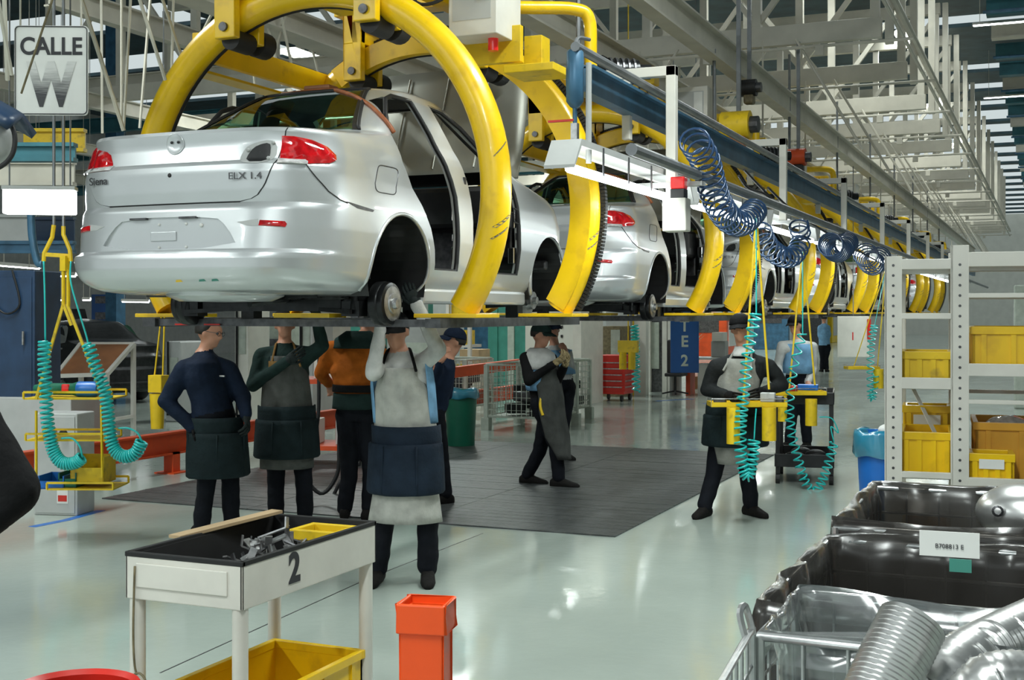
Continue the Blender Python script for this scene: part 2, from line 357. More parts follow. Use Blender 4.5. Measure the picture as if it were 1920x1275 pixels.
# ================================================================ car body: waterline loft (a right, b forward from rear hub, c up from sill)
CAR_D, CAR_S, CAR_Z = 4.385, 6.60, 1.77       # first car: centre line, rear hub, sill
def lerp_tab(tab, c):
    if c <= tab[0][0]: return tab[0][1]
    for (c0, v0), (c1, v1) in zip(tab, tab[1:]):
        if c <= c1: return v0+(v1-v0)*(c-c0)/(c1-c0)
    return tab[-1][1]
T_REAR = [(.05, -.90), (.065, -1.05), (.09, -1.12), (.13, -1.165), (.18, -1.185), (.235, -1.185), (.262, -1.175), (.274, -1.145), (.285, -1.13), (.40, -1.115), (.50, -1.10), (.525, -1.085), (.535, -1.075), (.60, -1.085), (.70, -1.09), (.735, -1.085), (.76, -1.055), (.85, -1.035), (.915, -1.045), (.935, -1.03), (.948, -.95), (.965, -.75), (.985, -.52), (1.005, -.34), (1.02, -.26), (1.10, -.13), (1.2, .04), (1.3, .21), (1.36, .32), (1.39, .41), (1.41, .53), (1.422, .72), (1.427, .90)]
T_W = [(.05, .66), (.07, .72), (.11, .765), (.16, .79), (.25, .81), (.4, .82), (.55, .82), (.7, .81), (.8, .795), (.9, .77), (.95, .75), (1.02, .715), (1.1, .685), (1.2, .645), (1.3, .60), (1.36, .555), (1.39, .49), (1.41, .38), (1.422, .22), (1.427, .06)]
T_FRONT = [(.05, 2.75), (.3, 2.80), (.6, 2.82), (.75, 2.74), (.82, 2.60), (.88, 2.30), (.92, 2.10), (1.0, 1.90), (1.1, 1.68), (1.2, 1.45), (1.3, 1.25), (1.36, 1.14), (1.39, 1.08), (1.41, 1.02), (1.422, .98), (1.427, .94)]
def half_outline(c, off=0.0):
    w = lerp_tab(T_W, c)*1.02-off; br = lerp_tab(T_REAR, c)+off; bf = lerp_tab(T_FRONT, c)-off
    gh = min(1, max(0, (c-.9)/.15))
    ra = min(.40*(1-gh)+.22*gh, w*.7); rb = min(.42*(1-gh)+.26*gh, (bf-br)*.4); n = 2.25
    pts = []
    K1, K2, K3 = 10, 14, 12
    for i in range(K1): pts.append(((w-ra)*i/K1, br))
    for i in range(K2+1):
        t = PI/2*i/K2; pts.append((w-ra+ra*math.sin(t)**(2/n), br+rb-rb*max(0, math.cos(t))**(2/n)))
    fa = min(.30, w*.7); fb = min(.30, (bf-br)*.4); b0, b1 = br+rb, bf-fb
    for i in range(1, K3): pts.append((w, b0+(b1-b0)*i/K3))
    for i in range(9):
        t = PI/2*i/8; pts.append((w-fa+fa*max(0, math.cos(t))**(2/2.5), b1+fb*math.sin(t)**(2/2.5)))
    for i in range(5, -1, -1): pts.append(((w-fa)*i/6, bf))
    bow = .05*(1-gh)+.06*gh
    return [(a, b+(bow*(a/max(w, .01))**2 if b < br+rb+.3 else bow*max(0, 1-(b-br-rb-.3)/.6)) - (.0 if gh > .5 else 0)) for a, b in pts]
def surf(q, c, off=0.0):
    """point on the skin: q = arc length from the rear centre (right +), c = height, off = outwards"""
    pts = half_outline(c); s = abs(q); k = 0
    while k < len(pts)-2:
        L = math.hypot(pts[k+1][0]-pts[k][0], pts[k+1][1]-pts[k][1])
        if s <= L: break
        s -= L; k += 1
    (a0, b0), (a1, b1) = pts[k], pts[k+1]; L = max(1e-6, math.hypot(a1-a0, b1-b0)); f = min(1, s/L)
    a, b = a0+(a1-a0)*f, b0+(b1-b0)*f; na, nb = (b1-b0)/L, -(a1-a0)/L
    a += na*off; b += nb*off
    return (math.copysign(a, q) if q else a, b, c)
def loft(levels, off=0.0, fn=half_outline):
    rows = []
    for c in levels:
        h = fn(c, off); full = h+[(-a, b) for a, b in reversed(h[1:-1])]
        rows.append([(a, b, c) for a, b in full])
    m = MB(); m.grid(rows, True); n = len(rows[0]); k = len(rows)
    m.f += [tuple(range(n)), tuple((k-1)*n+i for i in range(n-1, -1, -1))]
    return m
def qpatch(poly, off=.006, bulge=0.0, rings=5, sub=5, skirt=.012):
    n = len(poly); out = []
    for i in range(n):
        for k in range(sub):
            f = k/sub; out.append((poly[i][0]*(1-f)+poly[(i+1) % n][0]*f, poly[i][1]*(1-f)+poly[(i+1) % n][1]*f))
    cq, cc = sum(p[0] for p in out)/len(out), sum(p[1] for p in out)/len(out)
    rows = [[surf(q, c, -skirt) for q, c in out]]
    for r in range(rings+1):
        t = max(1-r/rings, .02)
        rows.append([surf(cq+(q-cq)*t, cc+(c-cc)*t, off+bulge*(1-t**3)) for q, c in out])
    m = MB(); m.grid(rows, True); return m
def qline(pts, r=.004, off=.001, sub=6, closed=False):
    P = []; n = len(pts)
    for i in range(n if closed else n-1):
        a, b = pts[i], pts[(i+1) % n]
        P += [surf(a[0]+(b[0]-a[0])*k/sub, a[1]+(b[1]-a[1])*k/sub, off) for k in range(sub)]
    if not closed: P.append(surf(*pts[-1], off))
    m = MB(); m.tube(P, r, 6, closed); return m
def rnd(poly, k=3):
    """chaikin-rounded closed polygon"""
    for _ in range(k):
        q = []
        for i in range(len(poly)):
            a, b = poly[i], poly[(i+1) % len(poly)]
            q += [(a[0]*.75+b[0]*.25, a[1]*.75+b[1]*.25), (a[0]*.25+b[0]*.75, a[1]*.25+b[1]*.75)]
        poly = q
    return poly
REAR_OPEN = [(.46, .215), (.44, .34), (.38, .47), (.27, .60), (.15, .70), (.08, .85), (.06, 1.02), (.12, 1.16), (.20, 1.265), (.30, 1.30), (.56, 1.31), (.66, 1.10), (.72, .90), (.78, .70), (.80, .45), (.80, .215)]
FRONT_OPEN = [(1.00, .215), (1.00, .6), (.97, .80), (.93, .98), (.86, 1.15), (.80, 1.31), (1.0, 1.30), (1.22, 1.22), (1.42, 1.10), (1.62, .98), (1.78, .88), (1.82, .72), (1.83, .40), (1.80, .215)]
def build_car():
    car = thing('car_body', '', 'car', (-CAR_D, CAR_S, CAR_Z))
    lv = sorted(set([round(x[0], 4) for x in T_REAR]+[.05+.02*i for i in range(69)]+[1.425]))
    lv = [c for c in lv if c <= 1.427]
    body = loft(lv).build('body_shell', 'silver')
    cut = []
    def cutter(m, mt=None): o = m.build('cut', mt); cut.append(o)
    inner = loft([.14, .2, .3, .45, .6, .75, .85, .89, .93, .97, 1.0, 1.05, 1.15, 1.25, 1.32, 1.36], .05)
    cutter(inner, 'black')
    for op in (REAR_OPEN, FRONT_OPEN): cutter(MB().prism(op, 0, -1.2, 1.2), 'lgrey')
    wg = [(1.045, -.585), (1.045, .585), (1.36, .36), (1.36, -.36)]        # (c, a)
    cutter(MB().prism(wg, 1, -.6, .40), 'silver')
    ws = [(.99, -.60), (.99, .60), (1.35, .48), (1.35, -.48)]
    cutter(MB().prism(ws, 1, 1.12, 2.3), 'silver')
    for s in (-1, 1):
        for b in (0.02, 2.42):
            m = MB(); m.lathe([(.365, .40), (.365, 1.1)], (0, b, .165), 0, 40, True)
            m.v = [(v[0]*s, v[1], v[2]) for v in m.v]; cutter(m, 'black')
    cutter(MB().b2((-.66, 2.08, .1), (.66, 3.2, 1.2)), 'dsteel')
    cutter(MB().b2((-1, 2.74, -.1), (1, 3.3, .50)), 'dsteel')
    lic = rnd([(.288, -.46), (.288, .46), (.40, .385), (.462, .30), (.462, -.30), (.40, -.385)], 1)
    cutter(MB().prism(lic, 1, -1.5, -1.092), 'silver')
    vol = 6.4
    for c in cut[5:9]+cut[9:]+cut[:5]:
        for solver, sh in (('EXACT', 0), ('EXACT', .0031), ('FAST', 0), ('FAST', .0037)):
            c.location = (sh, sh, sh)
            md = body.modifiers.new('b', 'BOOLEAN'); md.object = c; md.solver = solver
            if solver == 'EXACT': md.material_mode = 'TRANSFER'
            bpy.context.view_layer.update()
            me = bpy.data.meshes.new_from_object(body.evaluated_get(bpy.context.evaluated_depsgraph_get()))
            body.modifiers.clear(); t_ = bmesh.new(); t_.from_mesh(me); v = t_.calc_volume(); t_.free()
            if v > vol*.7 or (c is cut[0] and v > .5): break
        else: continue
        vol = v; body.data = me
    me = body.data
    for c in cut: bpy.data.objects.remove(c)
    body.parent = car
    me.polygons.foreach_set('use_smooth', [True]*len(me.polygons)); me.set_sharp_from_angle(angle=math.radians(32))
    # trunk lid and its gap
    HW = [(.538, .43), (.545, .485), (.56, .53), (.62, .577), (.73, .622), (.85, .645), (.936, .662)]
    def lidrows(grow, off, c0, c1):
        cs = [c for c in lv if c0 < c < c1]; cs = [c0]+cs+[c1]; n = 30; rows = []
        for c in cs:
            h = lerp_tab(HW, c)+grow; rows.append([surf(-h, c, -.008)]+[surf(-h+2*h*i/n, c, off) for i in range(n+1)]+[surf(h, c, -.008)])
        return rows
    MB().grid(lidrows(.007, .0015, .532, .936)).build('lid_gap', 'black', car)
    lid = MB(); rr = lidrows(0, .005, .539, .936); lid.grid([[surf(-.43+.86*i/32, .5385, -.006) for i in range(33)]]+rr)
    lid = lid.build('trunk_lid', 'silver', car, smooth=35)
    # lamps
    LR = [(.640, .738), (.637, .888), (.70, .889), (.80, .876), (.90, .845), (.965, .805), (.972, .778), (.93, .757), (.80, .742)]
    LT = [(.425, .738), (.432, .78), (.46, .83), (.50, .852), (.628, .878), (.630, .738)]
    mir = lambda p: [(-q, c) for q, c in p]
    for pts, side in ((LR, 1), (mir(LR), -1), (mir(LT), 0)):
        l = qpatch(pts, .008, .018).build('tail_lamp', 'red_lens', car, smooth=40)
        lo = min(p[1] for p in pts); inner_q = [p[0] for p in pts if p[1] < lo+.03]; q0, q1 = min(inner_q), max(inner_q)
        if side == 1: q1 = .80
        if side == -1: q0 = -.80
        qpatch([(q0, lo), (q1, lo), (q1*.98, lo+.028), (q0*.98 if side else q0, lo+.028)], .016, .012, 3).build('reversing_lens', 'clear_lens', l, smooth=40)
    bz = qpatch(rnd([(.420, .738), (.432, .80), (.47, .845), (.615, .876), (.622, .738)], 2), .008, 0).build('lamp_recess', 'lgrey', car, smooth=40)
    qpatch(rnd([(.458, .748), (.478, .805), (.515, .838), (.575, .852), (.588, .812), (.585, .748)], 1), .011, 0).build('recess_hole', 'black', bz, smooth=40)
    for q, c in ((.582, .765), (.595, .85), (.468, .81)): MB().ball(surf(q, c, .014), .011, 6).build('lamp_clip', 'lgrey', bz, smooth=True)
    e = qpatch([(.056*math.cos(t*PI/10), .866+.056*math.sin(t*PI/10)) for t in range(20)], .010, -.006, 5, 1).build('badge_seat', 'silver', car, smooth=50)
    m = MB(); m.tube([surf(.056*math.cos(t*PI/16), .866+.056*math.sin(t*PI/16), .008) for t in range(32)], .0035, 6, True); m.build('badge_rim', 'silver', e, smooth=True)
    for q in (-.022, .022): MB().ball(surf(q, .874, .011), .008, 6).build('pin_hole', 'black', e)
    MB().ball(surf(0, .69, .006), .012, 8, (1, .5, 1)).build('keyhole', 'black', car, smooth=True)
    for body_t, qc, cc, sz in (('Siena', -.505, .678, .062), ('ELX 1.4', .478, .668, .052)):
        p = Vector(surf(qc, cc, .012)); p2 = Vector(surf(qc+.05, cc, .012)); up = Vector(surf(qc, cc+.02, .012))-p
        text('lettering', body_t, 'silver_trim' if 0 else 'dsteel', car, sz, frame(p, p2-p, up), .002, sx=1.15)
    for s in (1, -1):
        qpatch([(s*.565, .405), (s*.57, .434), (s*.70, .428), (s*.712, .414), (s*.705, .398)], .006, .006, 3).build('reflector', 'red_lens', car, smooth=40)
        qpatch([(s*.44, .425), (s*.56, .44), (s*.56, .403), (s*.50, .405)], .0025, 0, 3).build('reflector_recess', 'lgrey', car, smooth=40)
    # number plate field
    pl = MB().b2((-.125, -1.10, .335), (.045, -1.09, .385)).build('plate_pad', 'silver', car, bevel=.003)
    for a in (-.20, .13): MB().b2((a-.055, -1.115, .452), (a+.055, -1.092, .463)).build('plate_lamp', 'dsteel', car)
    for a, c, r in ((-.07, .425, .008), (.11, .425, .008), (-.07, .30, .008), (.11, .30, .008), (.21, .415, .012)): MB().ball((a, -1.094, c), r, 6).build('plate_hole', 'paper', car)
    # seams, slot, filler flap
    qline([(.80, .735), (.86, .67), (.94, .60), (1.02, .562), (1.09, .548)], .0035).build('bumper_seam', 'black', car)
    qpatch([(1.075, .556), (1.10, .556), (1.385, .532), (1.38, .520), (1.20, .528)], .003, 0, 3).build('side_slot', 'dsteel', car)
    qline([(1.54+math.copysign(1, math.cos(a))*.125*abs(math.cos(a))**.35, .722+math.copysign(1, math.sin(a))*.082*abs(math.sin(a))**.35) for a in [2*PI*(k+.5)/40 for k in range(40)]], .003, .001, 1, True).build('filler_flap_seam', 'dsteel', car)
    # rear glass
    def rglass(off, ins, c0, c1, n=24):
        rows = []
        for i in range(13):
            c = c0+(c1-c0)*i/12; h = half_outline(c); wmax = (.635-(c-1.03)*.72)-ins; r = []
            for j in range(n+1):
                a = -wmax+2*wmax*j/n; k = 0
                while k < len(h)-2 and h[k+1][0] < abs(a): k += 1
                (a0, b0), (a1, b1) = h[k], h[k+1]; r.append((a, b0+(b1-b0)*(abs(a)-a0)/max(1e-6, a1-a0)-off, c))
            rows.append(r)
        return rows
    g = MB().grid(rglass(.008, 0, 1.03, 1.375)).build('rear_window', 'glass', car, smooth=True)
    R = rglass(.011, .0, 1.03, 1.375); loop = [r[-1] for r in R]+list(reversed(R[-1]))+[r[0] for r in reversed(R)]
    MB().tube(loop, .012, 6).build('window_seal', 'rubber', g, smooth=True)
    R2 = rglass(.014, .03, 1.03, 1.375)
    for c_ in (0, -1): MB().grid([[r[c_] for r in R], [r[c_] for r in R2]]).build('window_border', 'black', g)
    P = [surf(q, c, .012) for q, c in ((-.30, 1.392), (-.07, 1.393), (.12, 1.382), (.223, 1.357), (.368, 1.307), (.527, 1.229), (.665, 1.151), (.786, 1.09), (.905, 1.034))]
    MB().tube(smoothpath(P, 4), .014, 6).build('brown_weatherstrip', 'copper', car, smooth=True)
    # door seals hug the openings on both sides
    for s in (1, -1):
        for op in (REAR_OPEN, FRONT_OPEN):
            n = len(op); P = []
            for i in range(n):
                (b0, c0), (b1, c1) = op[i], op[(i+1) % n]
                for k in range(4):
                    b, c = b0+(b1-b0)*k/4, c0+(c1-c0)*k/4; P.append((s*(lerp_tab(T_W, c)*1.02-.018), b, c))
            MB().tube(P, .016, 6, True).build('door_seal', 'rubber', car, smooth=True)
    # wheel wells, lips
    for s in (1, -1):
        for b in (.02, 2.42):
            m = MB(); arc = [(-200+i*220/24) for i in range(25)]
            rows = [[(s*a, b+.362*math.cos(math.radians(-t)), .165+.362*math.sin(math.radians(-t))) for t in arc] for a in (.40, .6, .795)]
            m.grid(rows); m.add([rows[0][i] for i in range(25)], [tuple(range(25))])
            m.build('wheel_arch_liner', 'black', car)
            lip = [(s*(lerp_tab(T_W, .165+.37*math.sin(math.radians(t)))*1.02-.002 if b < 1 else .815), b+.37*math.cos(math.radians(t)), .165+.37*math.sin(math.radians(t))) for t in range(-14, 195, 8)]
            MB().tube(lip, .013, 6).build('arch_lip', 'silver', car, smooth=True)
    # underside, running gear
    m = MB(); m.b2((-.66, .42, .03), (.66, 2.2, .07)); m.build('floor_pan', 'dsteel', car)
    for s in (1, -1): MB().prism([(.40, .0), (.40, .10), (2.06, .10), (2.06, .0)], 0, s*.66, s*.775).build('sill', 'silver', car, bevel=.02)
    MB().lathe([(.0, .005), (.26, .01), (.33, .04), (.34, .09)], (.05, -.66, 0), 2, 32).build('spare_wheel_tub', 'silver', car, smooth=50)
    m = MB(); m.bar((-.5, -.10, -.01), (.5, -.10, -.01), .09, .07); m.bar((-.45, -.22, .03), (.45, -.30, .05), .05, .03)
    for s in (1, -1):
        m.bar((s*.52, -.12, .0), (s*.52, .45, .06), .06, .05); m.cyl((s*.5, -.02, .0), (s*.70, -.02, .0), .045)
        m.tube(helix([(s*.50, -.05, .0), (s*.50, -.05, .22)], .055, 5), .009, 6); m.cyl((s*.60, -.16, -.04), (s*.57, -.1, .35), .022)
        m.box((s*.58, -.12, -.03), (.12, .1, .09)); m.bar((s*.6, -.2, -.05), (s*.3, -.12, -.03), .025)
    m.tube(smoothpath([(.1, -.5, .0), (.15, -.2, .03), (-.1, .1, .02), (-.15, 1.0, .02)], 5), .025, 8)
    m.build('rear_axle', 'blackgloss', car, smooth=40)
    for s in (1, -1):
        d = MB(); prof = [(.0, .66), (.10, .66), (.132, .675), (.135, .72), (.128, .73), (.132, .745), (.125, .765), (.10, .772), (.062, .773)]
        d.lathe([(r, s*h) for r, h in prof], (0, 0, .0), 0, 32); d = d.build('brake_drum', 'blackgloss', car, smooth=40)
        MB().lathe([(r, s*h) for r, h in [(.105, .7725), (.062, .776), (.06, .784), (.034, .786), (.03, .81), (.0, .812)]], (0, 0, .0), 0, 24).build('wheel_hub', 'steel', d, smooth=40)
        f = MB(); f.lathe([(r, s*h) for r, h in [(.05, .62), (.13, .625), (.13, .648), (.07, .652), (.068, .70), (.03, .70), (.028, .73), (0, .73)]], (0, 2.4, .04), 0, 28)
        f = f.build('brake_disc', 'steel', car, smooth=40)
        k = MB(); k.box((s*.63, 2.31, .07), (.08, .07, .14)); k.bar((s*.3, 2.4, .0), (s*.62, 2.4, .02), .05, .04); k.cyl((s*.55, 2.4, .05), (s*.5, 2.36, .5), .03); k.build('front_strut', 'blackgloss', car)
    # cabin
    m = MB(); m.b2((-.70, 1.58, .55), (.70, 1.95, .86)); m.build('dashboard', 'black', car, bevel=.04)
    MB().b2((-.12, .1, .14), (.12, 1.6, .30)).build('floor_tunnel', 'black', car); MB().b2((-.62, -.15, .15), (.62, .0, .88)).build('rear_bulkhead', 'black', car)
    # hinge pillar and b-pillar fittings, front structure
    for s in (1, -1):
        for b, c, w, h in ((.83, .60, .04, .10), (.84, .44, .05, .05), (.83, .32, .06, .12), (.86, .72, .04, .05), (1.78, .62, .05, .12), (1.77, .36, .05, .12), (1.79, .80, .04, .06)):
            MB().box((s*.775, b+.035, c), (.05, w, h)).build('hinge_plate', 'silver_trim', car, bevel=.006)
        for b, c, w, h in ((.85, .52, .025, .04), (.845, .38, .03, .03), (1.79, .50, .03, .05), (.90, .82, .03, .05)): MB().box((s*.805, b+.03, c), (.012, w, h)).build('latch_hole', 'black', car)
        qline([(s*3.43, .70), (s*3.43, .60), (s*3.52, .585), (s*3.52, .685)], .005, .001, 4, True).build('side_lamp_cutout', 'black', car)
    m = MB(); m.b2((-.64, 2.12, .15), (.64, 2.3, .82)); m.box((0, 2.45, .35), (.7, .4, .45)); m.b2((-.70, 2.66, .28), (.70, 2.72, .36)); m.b2((-.66, 2.62, .62), (.66, 2.70, .68)); m.build('engine_bay', 'dsteel', car, bevel=.02)
    # raised hood
    rows = []
    for i in range(9):
        t = i/8; L = .98*t; r = []
        for j in range(13):
            u = -1+2*j/12; w = .70-.08*t**3
            r.append((u*w, 2.08+L*math.sin(.38)-.05*(1-u*u), .96+L*math.cos(.38)))
        rows.append(r)
    h = MB().grid(rows).build('hood', 'hood_dim_silver', car, smooth=True, solid=.03)
    for u in (-.35, .0, .35): MB().tube([(u, 2.09+.98*t*math.sin(.38)-.075, .98+.98*t*math.cos(.38)) for t in (.08, .5, .92)], .008, 6).build('hood_crease', 'hood_dim_silver', h)
    # pieces of tape and stickers under the bumper
    for q, c, col in ((.1, .115, 'yellow'), (.25, .117, 'seagreen'), (.33, .118, 'seagreen')):
        qpatch([(q-.02, c-.006), (q+.025, c-.004), (q+.02, c+.007), (q-.01, c+.005)], .003, 0, 2).build('sticker', col, car)
    MB().box((-.05, .52, 1.428), (.20, .12, .03)).build('roof_pad', 'brown', car, bevel=.01)
    return car
# ================================================================ carriers: twin yellow rings, deck, rollers, drive
PITCH, RING_A, RING_B, RR, RT, RZ = 5.34, 6.90, 8.52, 1.315, .095, 2.46
def build_carrier():
    o = thing('overhead_carrier', '', 'conveyor carrier', (-CAR_D, 0, 0))
    a_foot = math.asin((1.745-RZ)/RR)
    arc = lambda n, R=RR, lo=a_foot, hi=PI-a_foot: [(R*math.cos(lo+(hi-lo)*i/n), R*math.sin(lo+(hi-lo)*i/n)) for i in range(n+1)]
    for s in (RING_A, RING_B):
        ring = MB(); ring.tube([(x, s, RZ+z) for x, z in arc(72)], RT, 18, caps=True); ring = ring.build('ring', 'yellow', o, smooth=50)
        for x, z in arc(1): MB().b2((x-.26 if x > 0 else x-.16, s-.17, 1.685), (x+.16 if x > 0 else x+.26, s+.17, 1.71)).build('foot_plate', 'yellow', ring, bevel=.004)
        wear = MB(); wear.tube([(x, s+.055, RZ+z) for x, z in arc(60, RR-.075)], .022, 6); wear.build('wear_strip', 'rubber', ring, smooth=True)
        for a, w in ((-10, .05), (-13, .03), (8, .02)):
            rows = []
            for k in range(5):
                t = math.radians(a+k*.9); ph = math.radians(-70+k*16)
                rows.append([((RR+(RT+.0012)*math.cos(ph+dp))*math.cos(t), s+(RT+.0012)*math.sin(ph+dp), RZ+(RR+(RT+.0012)*math.cos(ph+dp))*math.sin(t)) for dp in (0, w*6)])
            MB().grid(rows).build('scuff_mark', 'scuff', ring)
        for dx in (-.54, .50):
            b = MB(); zc = RZ+math.sqrt(RR**2-dx**2)
            b.b2((dx-.08, s-.17, zc-.16), (dx+.08, s-.105, zc+.45)); b.b2((dx-.08, s+.105, zc-.16), (dx+.08, s+.17, zc+.45)); b.b2((dx-.08, s-.17, zc+.12), (dx+.08, s+.17, zc+.45))
            b = b.build('roller_block', 'yellow', o, bevel=.008)
            r = MB(); r.cyl((dx, s-.10, zc-.155), (dx, s+.10, zc-.155), .07, 18); r.cyl((dx+.0, s+.17, zc-.13), (dx, s+.30, zc-.13), .09, 18); r.build('roller', 'rubber', b, smooth=40)
            k = MB(); k.cyl((dx, s-.19, zc-.09), (dx, s-.165, zc-.09), .03, 12); k.build('bolt', 'dsteel', b)
    rack = MB()
    pts = arc(150, RR+RT+.012, math.radians(-30), math.radians(125))
    for i, (x, z) in enumerate(pts):
        t = math.atan2(z, x); R = Matrix.Rotation(-t, 3, 'Y')
        rack.box((x, RING_B+.05, RZ+z), (.045, .05, .02), R)
    rack.tube([(x*.985, RING_B+.05, RZ+z*.985) for x, z in pts[::3]], .022, 6)
    rack.build('gear_rack', 'rubber', o)['kind'] = 'stuff'
    br = MB(); 
    br.grid([[(R*math.cos(math.radians(t)), y, RZ+R*math.sin(math.radians(t))) for t in range(-32, 126, 2)] for R, y in ((RR-.10, RING_B-.09), (RR+.06, RING_B-.10), (RR+.06, RING_B-.05))])
    br.build('ring_band', 'yellow', o, smooth=40)
    for x, z, w, h in ((-.86, 3.50, .05, .17), (-.98, 3.36, .16, .02)):
        MB().b2((x-w/2, RING_A-.05, z-h/2), (x+w/2, RING_B+.05, z+h/2)).build('tie_beam', 'yellow', o, bevel=.004)
    for x in (-.30, .26): MB().b2((x-.07, RING_A-.5, 3.98), (x+.07, RING_B+.5, 4.12)).build('top_beam', 'yellow', o, bevel=.006)
    for s in (RING_A, RING_B): MB().b2((-.75, s-.09, 4.02), (.72, s+.09, 4.16)).build('cross_beam', 'yellow', o, bevel=.006)
    MB().b2((-.34, RING_A+.15, 3.86), (.30, RING_A+.95, 3.88)).build('drive_plate', 'yellow2', o)
    m = MB(); m.cyl((.05, RING_A+.55, 4.1), (.05, RING_A+.55, 4.32), .09); m.b2((-.1, RING_A+.3, 4.22), (.2, RING_A+.8, 4.32)); m.build('trolley', 'dsteel', o)
    # deck under the car
    for x in (-1.04, 1.04): MB().b2((x-.05, RING_A-.30, 1.625), (x+.05, RING_B+.45, 1.68)).build('deck_rail', 'dsteel', o)
    for s in (RING_A-.22, RING_A+.25, RING_B-.15, RING_B+.28): MB().b2((-1.05, s-.05, 1.63), (1.05, s+.05, 1.675)).build('deck_crossbar', 'dsteel', o)
    for x in (-.62, .62):
        for s in (RING_A+.25, RING_B+.28):
            m = MB(); m.b2((x-.05, s-.05, 1.67), (x+.05, s+.05, 1.80)); m.cyl((x, s, 1.79), (x, s, 1.83), .03); m.build('support_pad', 'blackgloss', o)
    for x, s in ((-.78, RING_A-.23), (-.55, RING_A-.23)): MB().b2((x-.06, s-.058, 1.635), (x+.06, s-.05, 1.645)).build('red_mark', 'red', o)
    MB().b2((-.05, RING_A-.33, 1.685), (.35, RING_A-.13, 1.71)).build('deck_plate', 'yellow', o)
    # control box, lamp, gooseneck, motor
    m = MB(); m.b2((.80, 7.30, 3.50), (1.14, 7.70, 4.05)); bx = m.build('control_box', 'white', o, bevel=.006)
    MB().b2((.83, 7.297, 3.60), (1.10, 7.302, 4.0)).build('box_door', 'lgrey', bx)
    MB().b2((1.0, 7.29, 3.72), (1.09, 7.299, 3.99)).build('box_label', 'paper', bx)
    MB().cyl((1.05, 7.45, 3.50), (1.05, 7.45, 3.42), .035).build('signal_lamp', 'lampred', bx, smooth=40)
    m = MB(); m.b2((.7, 7.55, 3.36), (1.2, 7.60, 3.60)); m.b2((1.10, 7.5, 3.28), (1.45, 7.85, 3.33)); m.b2((1.12, 7.8, 3.3), (1.25, 7.95, 3.58)); m.build('box_bracket', 'yellow2', o, bevel=.004)
    m = MB(); m.tube(smoothpath([(.75, 7.75, 3.80), (1.10, 8.0, 3.82), (1.34, 8.2, 3.83), (1.42, 8.26, 3.77), (1.43, 8.27, 3.55), (1.43, 8.27, 3.30)], 5), .045, 10); m.build('gooseneck', 'yellow', o, smooth=True)
    m = MB(); m.cyl((1.38, 8.6, 3.47), (1.62, 8.75, 3.47), .085, 16); m.cyl((1.60, 8.74, 3.47), (1.70, 8.8, 3.47), .055, 12); m.b2((1.30, 8.5, 3.40), (1.44, 8.7, 3.56))
    mo = m.build('drive_motor', 'blackgloss', o, smooth=40)
    for k in range(6): p = Vector((1.40, 8.61, 3.47)).lerp(Vector((1.58, 8.725, 3.47)), k/5); MB().cyl(p, p+Vector((.012, .008, 0)), .097, 16).build('cooling_fin', 'dsteel', mo)
    m = MB(); m.tube(smoothpath([(.5, 7.25, 3.95), (.62, 7.2, 3.72), (.78, 7.25, 3.74), (.85, 7.35, 3.9)], 5), .012, 6); m.build('cable', 'rubber', o)
    return o
car0 = build_car(); car0['group'] = 'silver car bodies on the line'
CAR_LABELS = ['large silver sedan body in front with missing inner tail lamp, nearest on the line',
 'second silver sedan body from the camera, red lamp right of the first ring pair',
 'third silver sedan body from the camera on the overhead line',
 'fourth silver sedan body from the camera on the overhead line',
 'fifth silver sedan body from the camera, small and far',
 'sixth silver sedan body from the camera, seen by the white rack',
 'last silver sedan body in the row, seen through the white rack']
car0['label'] = CAR_LABELS[0]
car_prev = build_carrier(); car_prev['group'] = 'yellow ring carriers'
ORD = ['nearest', 'second', 'third', 'fourth', 'fifth', 'sixth', 'seventh']
car_prev['label'] = 'yellow twin ring carrier around the nearest silver car'
for i in range(1, 7):
    dup(car0, None, (-CAR_D, CAR_S+PITCH*i, CAR_Z), 0, CAR_LABELS[i])
    dup(car_prev, None, (-CAR_D, PITCH*i, 0), 0, 'yellow twin ring carrier around the %s silver car from the camera' % ORD[i])
# ================================================================ rails, light strips and air lines beside the cars
def rail(name, mb, m, lb, cat='rail'): return tag(mb.build(name, m, bevel=.0), lb, cat)
r = MB(); r.b2((-2.80, 7.5, 3.12), (-2.70, 52, 3.28)); r.b2((-2.84, 7.5, 3.27), (-2.66, 52, 3.29)); rail('power_rail', r, 'blue', 'long blue channel rail running beside the yellow rings')
rail('air_pipe', MB().cyl((-2.60, 7.0, 3.30), (-2.60, 52, 3.30), .03, 10), 'pipe', 'grey pipe running along the top of the blue channel rail', 'pipe')
rail('trolley_rail', MB().cyl((-2.25, 7.0, 2.67), (-2.25, 52, 2.67), .038, 10), 'pipe', 'grey pipe rail the coiled hoses hang from', 'rail')
for k in range(9):
    y = 8.55+4.0*k; t = thing('rail_bracket', 'cream bracket frame on the rails, %s from the camera' % ordn[k], 'bracket', (-2.45, y, 0), 0, 'rail brackets')
    zb = 2.62 if k else 2.28
    MB().b2((-.035, -.035, zb), (.035, .035, 3.45)).build('upright', 'white', t, bevel=.004)
    MB().b2((-.75, -.035, 3.38), (.035, .035, 3.45)).build('crossbar', 'white', t, bevel=.004)
    MB().b2((-.36, -.03, 2.95 if k == 0 else 3.0), (-.30, .03, 3.38)).build('drop_arm', 'white', t, bevel=.004)
    MB().cyl((-.70, 0, 3.4), (-.70, 0, 5.1 if k > 1 else 4.4), .018, 6).build('hanger', 'pipe', t)
    MB().b2((-.32, -.05, 2.60), (.23, .05, 2.63)).build('cross_arm', 'lgrey', t)
t = thing('signal_box', 'pale switch box with red and black lamp on the nearest bracket', 'switch box', (-2.45, 8.50, 2.28))
MB().b2((-.03, -.09, 0), (.14, .04, .23)).build('case', 'white', t, bevel=.008)
